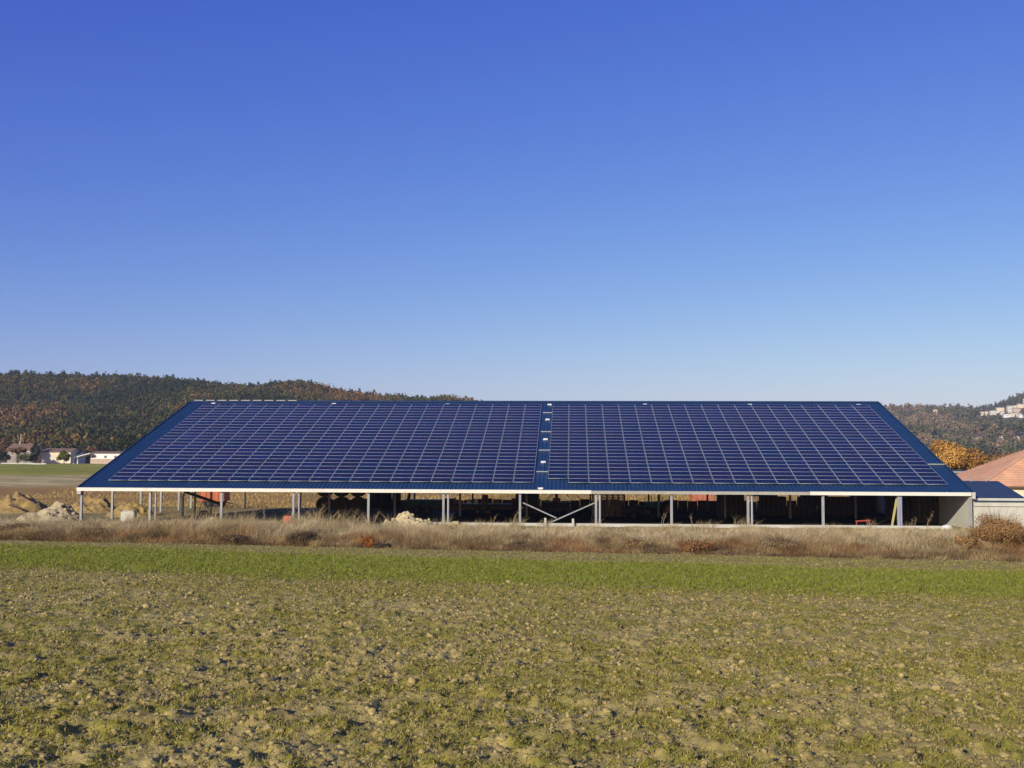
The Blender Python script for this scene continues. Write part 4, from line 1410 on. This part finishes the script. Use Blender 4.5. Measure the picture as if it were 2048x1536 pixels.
MB().box(xA + .4, xF - .4, yA + .4, yB - .4, -.8, z_e - .02).build("wall", M_cream, t)
MB().box(xA - .02, xF + .02, yA - .02, yA + .1, z_e - .2, z_e - .04).build("eave_board", M_rust, t)
b = MB()
for (p_, q_) in (((xA, yA, z_e), (xC, yC, z_r)), ((xC, yC, z_r), (xD, yC, z_r)), ((xF, yA, z_e), (xD, yC, z_r))): b.bar(Vector(p_) + Vector((0, 0, .06)), Vector(q_) + Vector((0, 0, .06)), .24, .14)
b.build("hip_tile", M_tile, t)

# long white flat roofed store behind
x0, x1 = at(1868, 940, 150).x, at(2010, 940, 150).x
zt = 5.37 - (936.5 - 913.5) / FPX * 150
t = thing("flat_roofed_store", ((x0 + x1) / 2, 150, -.8), "long white store with a thin dark flat roof between the orange tree and tiled house", "building")
MB().box(x0, x1, 150, 158, -1.2, zt - .22).build("wall", M_white, t)
MB().box(x0 - .4, x1 + .4, 149.5, 158.4, zt - .2, zt).build("roof", M_dark, t)
MB().box(x0 - .42, x1 + .42, 149.45, 149.49, zt - .36, zt - .1).build("fascia", M_galv, t)

# ================================================================== FAR FARM ON THE LEFT
def gable_house(name, u0, u1, y, dep, hw, hr, mw, mr, label, cat="house", wins=(), ridge_x=True, z=None, chim=False, door=None):
    x0, x1 = at(u0, 925, y).x, at(u1, 925, y).x
    z = hz((x0 + x1) / 2, y) - .3 if z is None else z
    t = thing(name, ((x0 + x1) / 2, y, z), label, cat)
    hw += z; hr += z
    b = MB().box(x0, x1, y, y + dep, z, hw)
    ym, o_ = y + dep / 2, .35
    if ridge_x:
        for xx in (x0, x1): b.poly([(xx, y, hw), (xx, y + dep, hw), (xx, ym, hr)])
    b.build("wall", mw, t)
    r = MB()
    sl = (hr - hw) / (dep / 2)
    for s in (-1, 1):
        ya = ym + s * (dep / 2 + o_); za = hw - o_ * sl
        r.hexa([(x0 - o_, ya, za + .03), (x1 + o_, ya, za + .03), (x1 + o_, ym, hr + .03), (x0 - o_, ym, hr + .03), (x0 - o_, ya, za + .2), (x1 + o_, ya, za + .2), (x1 + o_, ym, hr + .2), (x0 - o_, ym, hr + .2)])
    ro = r.build("roof", mr, t)
    if chim: MB().box(x0 + (x1 - x0) * .22, x0 + (x1 - x0) * .22 + .7, ym - .4, ym + .4, hr - .3, hr + 1.1).build("chimney", mw, ro)
    for (fx, fz, ww, wh) in wins:
        cx_ = x0 + (x1 - x0) * fx
        f = MB().box(cx_ - ww / 2 - .1, cx_ + ww / 2 + .1, y - .06, y - .002, z + fz - .1, z + fz + wh + .1).build("window", M_white if mw is not M_white else M_conc, t)
        MB().box(cx_ - ww / 2, cx_ + ww / 2, y - .09, y - .062, z + fz, z + fz + wh).build("pane", M_shutter, f)
    if door:
        cx_ = x0 + (x1 - x0) * door
        MB().box(cx_ - .6, cx_ + .6, y - .06, y - .002, z + .3, z + 2.5).build("door", M_shutter, t)
    return t


gable_house("stone_farmhouse", 14, 66, 400, 9, 5.2, 7.2, M_greywall, M_tile_old, "grey stone farmhouse with a brown roof at the foot of the wooded hill", wins=((.2, 3.2, .9, 1.3), (.78, 3.2, .9, 1.3)), door=.88, chim=True)
gable_house("long_barn", 83, 141, 398, 9, 4.4, 5.6, M_cream, M_tile_old, "long cream barn wall between the stone farmhouse and the round green bush", "barn")
gable_house("small_outbuilding", 134, 156, 402, 7, 3.7, 4.6, M_cream, M_tile_old, "small pale outbuilding showing behind the round green bush", "outbuilding")
t = gable_house("white_barn", 181, 250, 388, 10, 4.0, 4.6, M_white, M_tile_old, "white barn with two small dark windows touching the shed's roof line", "barn", wins=((.09, 2.45, 1.3, .75), (.43, 2.45, .8, .7), (.72, 2.45, .8, .7)))
x0, x1 = at(181, 925, 388).x, at(250, 925, 388).x
z = hz((x0 + x1) / 2, 388) - .3
MB().box(x0 - .05, x1 + .05, 387.9, 387.95, z, z + 2.1).build("lower_wall", M_pinkwall, t)
# lean-to
x0, x1 = at(146, 925, 386).x, at(180, 925, 386).x
z = hz(x0, 386)
t = thing("lean_to", ((x0 + x1) / 2, 386, z), "open lean-to on two pale posts with a sloping roof beside the white barn", "lean-to")
MB().hexa([(x0, 385.6, z + 2.0), (x1, 385.6, z + 3.6), (x1, 392, z + 3.6), (x0, 392, z + 2.0), (x0, 385.6, z + 2.25), (x1, 385.6, z + 3.85), (x1, 392, z + 3.85), (x0, 392, z + 2.25)]).build("roof", M_white, t)
for u in (147, 155):
    xx = at(u, 925, 386).x; MB().box(xx - .15, xx + .15, 385.9, 386.2, z - .3, z + 2.1 + (u - 147) * .05).build("post", M_white, t)
MB().box(x0 + 2, x1 - .1, 391.5, 391.8, z - .3, z + 2.6).build("rear_wall", M_dark, t)
p = at(42, 880, 425)
t = thing("utility_pole", (p.x, 425, hz(p.x, 425)), "pale utility pole rising behind the stone farmhouse", "pole")
MB().tube((p.x, 425, hz(p.x, 425) - .3), (p.x, 425, 5.37 + (913.5 - 871) / FPX * 425), .2, .15, 8).build("shaft", M_conc, t)
# low roadside wall / track edge by the farm
for (u0, u1, y, lb) in ((2, 92, 372, "low pale wall edging the green field before the stone farmhouse"),):
    x0, x1 = at(u0, 930, y).x, at(u1, 930, y).x
    b = MB(); n_ = 18
    for i in range(n_):
        xa, xb = x0 + (x1 - x0) * i / n_, x0 + (x1 - x0) * (i + 1) / n_
        z = hz((xa + xb) / 2, y); b.box(xa, xb - .02, y, y + .5, z - .3, z + .35 + .2 * random.random())
    tag(b.build("field_wall", M_conc), lb, "wall")


# ------------------------------------------------------------------ single trees
def tree(name, u, y, vtop, wdt, label, c0, c1, n=3000, leaf=.16, crown_lo=.3, cat="tree", seed=0, trunk_r=.2, dome=1.0, group=None, clumps=18):
    p = at(u, 900, y)
    z = hz(p.x, y)
    ht = CAMZ + (913.5 - vtop) / FPX * y - z
    rng = np.random.default_rng(seed + 3000)
    t = thing(name, (p.x, y, z), label, cat, group)
    lo = ht * crown_lo
    V, F, w_ = leaf_cloud(n, (0, 0, (lo + ht) / 2), (wdt / 2, wdt / 2, (ht - lo) / 2 * dome), leaf, rng, clumps)
    m = rng.uniform(0, 1, clumps)[w_] * .65 + rng.uniform(0, 1, n) * .35
    mesh_np("crown", V, F, M_leaf, t, col=np.repeat(lerp(C(*c0), C(*c1), m), 4, 0))
    b = MB()
    top = Vector((rng.normal(0, .1), rng.normal(0, .1), lo + (ht - lo) * .35))
    b.tube((0, 0, -.3), top * .6, trunk_r, trunk_r * .7, 9)
    b.tube(top * .6, top, trunk_r * .7, trunk_r * .45, 9)
    for k in range(9):
        a = k * 2.4 + rng.uniform(-.4, .4)
        s_ = top * rng.uniform(.55, 1.0)
        e = Vector((math.cos(a) * wdt * rng.uniform(.25, .42), math.sin(a) * wdt * rng.uniform(.25, .42), lo + (ht - lo) * rng.uniform(.35, .85)))
        mid = s_.lerp(e, .5) + Vector((0, 0, .1 * ht))
        b.tube(s_, mid, trunk_r * .38, trunk_r * .24, 6, False); b.tube(mid, e, trunk_r * .24, trunk_r * .08, 6, False)
    keep = ORG[t.name]; ORG[t.name] = Vector((0, 0, 0))
    b.build("trunk", M_bark, t)
    ORG[t.name] = keep
    return t


tree("oak_tree", 1906, 172, 877, 7.6, "round orange autumn oak rising behind the right roof edge", (.28, .13, .025), (.70, .40, .10), 12000, .125, .28, seed=1, trunk_r=.3, clumps=34, dome=1.1)
tree("oak_tree", 1985, 235, 897, 9, "low brown orange tree right of the round autumn oak", (.14, .08, .025), (.32, .18, .06), 2600, .25, .15, seed=2, clumps=20)
tree("pollard_tree", 36, 386, 897, 7.0, "pollarded tree with a flat russet crown before the stone farmhouse", (.16, .085, .04), (.32, .19, .09), 1600, .22, .55, seed=3, trunk_r=.5)
tree("round_bush", 129, 384, 906, 4.4, "round yellow green bush in front of the cream barn", (.07, .09, .015), (.19, .19, .03), 1800, .22, .02, cat="bush", seed=4)
tree("dark_cypress", 72, 395, 891, 3.6, "dark dense evergreen against the stone farmhouse's gable", (.02, .03, .014), (.06, .075, .03), 1800, .22, .03, seed=5, dome=1.15)
tree("olive_shrub", 52, 383, 908, 5.5, "grey green shrub right of the pollarded tree", (.08, .085, .04), (.20, .20, .10), 1500, .2, .02, cat="shrub", seed=6)
tree("dark_shrub", 66, 384, 911, 4.0, "dark shrub under the farmhouse evergreen", (.025, .035, .015), (.08, .09, .035), 1100, .2, .02, cat="shrub", seed=7)
tree("dark_shrub", 4, 384, 903, 5.5, "dark bush at the left picture edge by the farmhouse", (.03, .04, .018), (.10, .10, .04), 1400, .22, .02, cat="shrub", seed=8)
tree("rust_tree", 10, 412, 882, 6.5, "rust brown tree at the left end of the stone farmhouse", (.13, .07, .035), (.26, .15, .08), 1700, .24, .15, seed=9)
tree("rust_tree", 182, 420, 897, 6.5, "rusty tree behind the gap between outbuilding and white barn", (.18, .085, .035), (.34, .17, .07), 1500, .24, .1, seed=10)
tree("dark_tree", 165, 415, 903, 6, "dark green tree behind the lean-to", (.03, .04, .018), (.08, .09, .035), 1500, .24, .1, seed=11)

# ================================================================== HILLS AND WOODS
def dirx(u):  # X/Y of a photo column
    d = CM @ Vector(((u - 1024) / FPX, -(900 - 768) / FPX, -1))
    return d.x / d.y


LU = [-900, -500, -200, 0, 150, 250, 350, 450, 520, 545, 580, 635, 670, 720, 800, 900, 945, 1100, 1400, 1800]
LV = [798, 760, 746, 744, 745, 749, 756, 762, 763, 756, 753, 762, 772, 778, 784, 788, 796, 826, 880, 915]
LX = np.array([dirx(u) * 1000 for u in LU]); LZ = np.array([CAMZ + (913.5 - v) / FPX * 1000 - 8.0 for v in LV])
RU = [1000, 1300, 1500, 1765, 1850, 1900, 1950, 1985, 2010, 2030, 2048, 2150, 2300, 2700]
RV = [915, 870, 835, 818, 821, 824, 824, 818, 810, 803, 796, 768, 760, 790]
RX = np.array([dirx(u) * 2000 for u in RU]); RZ = np.array([CAMZ + (913.5 - v) / FPX * 2000 - 4 for v in RV])


def hill_l(x, y):
    zc = np.interp(x, LX, LZ)
    k = (y - 440) / 560
    s_ = np.where(k < 1, np.clip(k, 0, 1) ** 1.25, np.clip(1 - (k - 1) * .5, 0, 1))
    bump = (fbm(x / 90, y / 90, 201, 4) - .5) * 22 * np.clip(k * (1.15 - k) * 3, 0, 1)
    return 2.0 + (zc - 2.0) * s_ + bump


def hill_r(x, y):
    zc = np.interp(x * (1 + .0 * y), RX, RZ)
    k = (y - 900) / 1100
    s_ = np.where(k < 1, np.clip(k, 0, 1) ** .9, np.clip(1 - (k - 1) * .4, 0, 1))
    bump = (fbm(x / 150, y / 150, 211, 4) - .5) * 42 * np.clip(k * (1.1 - k) * 3.2, 0, 1)
    return 1.0 + (zc - 1.0) * s_ + bump


def hill(fn, xa, xb, ya, yb_, nx_, ny_, cA, cB, sc_):
    X, Y = np.meshgrid(np.linspace(xa, xb, nx_), np.linspace(ya, yb_, ny_))
    V = np.stack([X, Y, fn(X, Y)], -1).reshape(-1, 3)
    i = np.arange(nx_ * ny_).reshape(ny_, nx_)
    F = np.stack([i[:-1, :-1], i[:-1, 1:], i[1:, 1:], i[1:, :-1]], -1).reshape(-1, 4)
    c = lerp(C(*cA), C(*cB), fbm(V[:, 0] / sc_, V[:, 1] / sc_, 220, 4))
    tag(mesh_np("hill", V, F, M_hill, col=c, smooth=True), kind="structure")


hill(hill_l, -1100, 420, 436, 1700, 150, 120, (.06, .055, .03), (.15, .11, .06), 40)
hill(hill_r, -50, 1700, 880, 3400, 140, 130, (.13, .11, .075), (.27, .21, .14), 70)
# far blue mountain
Xm, Ym = np.meshgrid(np.linspace(700, 2300, 60), np.linspace(4000, 5400, 12))
prof = np.interp(Xm, [700, 1150, dirx(1885) * 4600, dirx(1910) * 4600, dirx(1935) * 4600, dirx(1965) * 4600, 2300], [0, 130, 175, 211, 211, 180, 40])
Zm = prof * (1 - np.abs((Ym - 4600) / 900)).clip(0, 1)
V = np.stack([Xm, Ym, Zm + 1], -1).reshape(-1, 3)
i = np.arange(Xm.size).reshape(Xm.shape)
F = np.stack([i[:-1, :-1], i[:-1, 1:], i[1:, 1:], i[1:, :-1]], -1).reshape(-1, 4)
tag(mesh_np("mountain", V, F, M_hill, col=np.full((len(V), 3), .11), smooth=True), kind="structure")


def wood_protos(k, nleaf, seed):
    out = []
    for j in range(k):
        rng = np.random.default_rng(seed + j)
        V, F, w_ = leaf_cloud(nleaf, (0, 0, .62), (.5, .5, .58), .085, rng, 7, .5)
        out.append((V, F))
    return out


def wood(fn, ya, yb_, ua, ub, n, size, pal, label, seed, sparse=0.0, near_skip=None, vis=None):
    rng = np.random.default_rng(seed)
    y = np.sqrt(rng.uniform(ya ** 2, yb_ ** 2, n))
    x = y * rng.uniform(dirx(ua), dirx(ub), n)
    if sparse:
        k = fbm(x / 60, y / 110, seed, 3) > sparse
        x, y = x[k], y[k]
    s = rng.uniform(.65, 1.35, len(x)) * size
    for (hx, hy, hw, hzz) in VPOS:   # open ground round and before each house
        top = (fn(x, y) + 1.1 * s - CAMZ) / y
        k = ~((np.abs(x / y - hx / hy) < (hw + 2.5) / hy) & (y < hy + 14) & (top > (hzz + 1.0 - CAMZ) / hy))
        x, y, s = x[k], y[k], s[k]
    P = np.stack([x, y, fn(x, y) - .4], -1)
    f1 = fbm(x / 45, y / 70, seed + 5, 3) + rng.normal(0, .085, len(x))
    q = np.clip((f1 - .5) * 2.2 + .5, 0, .999)
    pal = np.array(pal)
    cols = pal[(q * len(pal)).astype(int)] * rng.uniform(.72, 1.08, len(x))[:, None]
    V, F, Cc = scatter(wood_protos(8, 64, seed), P, s, rng.uniform(0, 6.3, len(x)), cols, rng.uniform(.8, 1.25, len(x)))
    Cc = Cc * np.repeat(rng.uniform(.86, 1.14, len(Cc) // 4), 4)[:, None]
    tag(mesh_np("hillside_wood", V, F, M_wood_leaf, col=Cc), label, "wood", kind="stuff")


# village on the right hill, and lone houses
def find_y(u, v, fn, lo, hi):
    best, by = 1e9, lo
    for y in np.linspace(lo, hi, 500):
        x = dirx(u) * y
        z = float(fn(np.array([x]), np.array([y]))[0])
        vv = 913.5 - (z - CAMZ) / y * FPX
        if vv <= v: return y
        if abs(vv - v) < best: best, by = abs(vv - v), y
    return by


VPOS = []
VH = [(1965, 826, 6, 5.0, "small pale house alone at the left end of the hillside village", 0), (1972, 829, 9, 5.5, "low cream house second from the left in the village", 0),
      (1988, 830, 13, 8, "tall cream house below the wooded crest, left part of the village", 1), (2002, 821, 14, 7, "cream house set highest in the left half of the village", 0),
      (2006, 829, 7, 5, "small white house in the village just below the high cream house", 2), (2022, 823, 11, 10, "tallest pale village house with several storeys", 1),
      (2028, 818, 10, 6, "brightest cream house high in the middle of the village", 0), (2035, 823, 14, 6, "wide pinkish house right of the tallest village house", 3),
      (2014, 833, 12, 4.5, "long low white building at the foot of the village", 2), (2025, 832, 9, 5.5, "cream house at the foot of the village, below the tall one", 0),
      (2034, 831, 11, 5.5, "pale greenish cream house at the foot of the village, right side", 1), (2044, 833, 10, 5, "white house at the foot of the village by the picture edge", 2),
      (2043, 815, 12, 6, "cream house high at the picture's right edge", 0), (2058, 806, 16, 8, "pale house on the crest at the right edge", 1),
      (1872, 819, 12, 5, "lone cream house on the low ridge right of the shed's roof", 0), (1954, 880, 4.5, 3.5, "small cream hut low on the right hill, left one of two side by side", 0),
      (1961, 879, 6, 3.5, "wider cream hut low on the right hill, beside the small one", 0), (2004, 877, 5, 4, "white hut low on the right hill between the twin huts and the edge", 2), (2035, 877, 4.5, 4, "white hut above the pale track on the right hill", 2)]
M_vroof = mat("sunbleached_tile", (.38, .29, .20), .9, .2, .3)
M_vw = [M_cream, mat("pale_plaster", (.62, .60, .48), .9, .1, .3), M_white, mat("pink_plaster", (.58, .44, .36), .9, .1, .3)]
for i, (u, v, wd_, hh, lb, k) in enumerate(VH):
    y = find_y(u, v, hill_r, 920, 1990)
    x = dirx(u) * y
    z = float(hill_r(np.array([x]), np.array([y]))[0])
    s_ = y / 1900 * .82
    VPOS.append((x, y, wd_ * s_ / 2, z))
    t = thing("village_house", (x, y, z), lb, "house", "houses on the far right hill")
    w2, h2, d2 = wd_ * s_ / 2 * 1.0, hh * s_ + 1.5, 9 * s_
    b = MB().box(x - w2, x + w2, y - d2 / 2, y + d2 / 2, z - 3, z + h2)
    b.build("wall", M_vw[k], t)
    r = MB()
    rh = 1.7 * s_
    r.hexa([(x - w2 - .4, y - d2 / 2 - .4, z + h2 + .02), (x + w2 + .4, y - d2 / 2 - .4, z + h2 + .02), (x + w2 + .4, y + d2 / 2 + .4, z + h2 + .02), (x - w2 - .4, y + d2 / 2 + .4, z + h2 + .02),
            (x - w2 - .4, y - .05, z + h2 + rh), (x + w2 + .4, y - .05, z + h2 + rh), (x + w2 + .4, y + .05, z + h2 + rh), (x - w2 - .4, y + .05, z + h2 + rh)])
    r.build("roof", M_vroof, t)
    b = MB()
    for fx in (-.5, .05, .55): b.box(x + fx * w2 - .5 * s_, x + fx * w2 + .5 * s_, y - d2 / 2 - .08, y - d2 / 2 - .01, z + h2 * .45, z + h2 * .45 + 1.4 * s_)
    b.build("windows", M_shutter, t)

wood(hill_l, 445, 1060, -330, 1250, 19000, 5.6, [(.042, .052, .016), (.052, .062, .018), (.062, .072, .019), (.074, .082, .020), (.086, .088, .021), (.10, .098, .024), (.115, .10, .028), (.135, .105, .032), (.175, .118, .036), (.235, .135, .04)],
     "dark green and rust coloured wood covering the long hill on the left", 301)
wood(hill_r, 905, 2080, 1560, 2200, 9000, 9.5, [(.095, .10, .05), (.11, .115, .055), (.135, .13, .06), (.19, .155, .08), (.25, .18, .10), (.31, .21, .115)],
     "hazy grey green and brown wood on the far hill at the right", 302, sparse=.36)


# single trees standing out on the skyline
for i, (u, v, wd_, lb, c0, c1, nm) in enumerate(((1822, 807, 14, "rounded dark tree standing out on the low ridge right of the shed roof", (.06, .065, .045), (.13, .12, .08), "ridge_tree"),
                                               (1772, 808, 9, "dark tree on the ridge just beside the roof's upper right corner", (.05, .06, .035), (.10, .11, .06), "ridge_tree"),
                                               (1800, 811, 8, "smaller dark tree between the two others on the ridge", (.05, .06, .035), (.10, .10, .06), "ridge_tree"))):
    y = 1960
    x = dirx(u) * y
    z = float(hill_r(np.array([x]), np.array([y]))[0])
    rng = np.random.default_rng(7000 + i)
    t = thing(nm, (x, y, z - 1), lb, "tree", "trees on the right ridge")
    ht = CAMZ + (913.5 - v) / FPX * y - z + 1
    V, F, w_ = leaf_cloud(700, (0, 0, ht * .58), (wd_ / 2, wd_ / 2, ht * .44), .8, rng, 14)
    mesh_np("crown", V, F, M_wood_leaf, t, col=np.repeat(lerp(C(*c0), C(*c1), rng.uniform(0, 1, 700)), 4, 0))
    keep = ORG[t.name]; ORG[t.name] = Vector((0, 0, 0))
    MB().tube((0, 0, -1), (0, 0, ht * .6), .5, .25, 7).build("trunk", M_bark, t)
    ORG[t.name] = keep

# ================================================================== HAZE
hb = MB().box(-4000, 4000, -90, 5600, -4, 222).build("haze", bpy.data.materials.new("haze_air"))
hm = hb.data.materials[0]
hm.use_nodes = True
hm.node_tree.nodes.clear()
ho = hm.node_tree.nodes.new("ShaderNodeOutputMaterial")
pv_ = hm.node_tree.nodes.new("ShaderNodeVolumePrincipled")
pv_.inputs["Color"].default_value = (.68, .82, 1.0, 1)
pv_.inputs["Density"].default_value = 0.00011
pv_.inputs["Anisotropy"].default_value = 0.0
hm.node_tree.links.new(pv_.outputs[0], ho.inputs["Volume"])
tag(hb, kind="stuff")
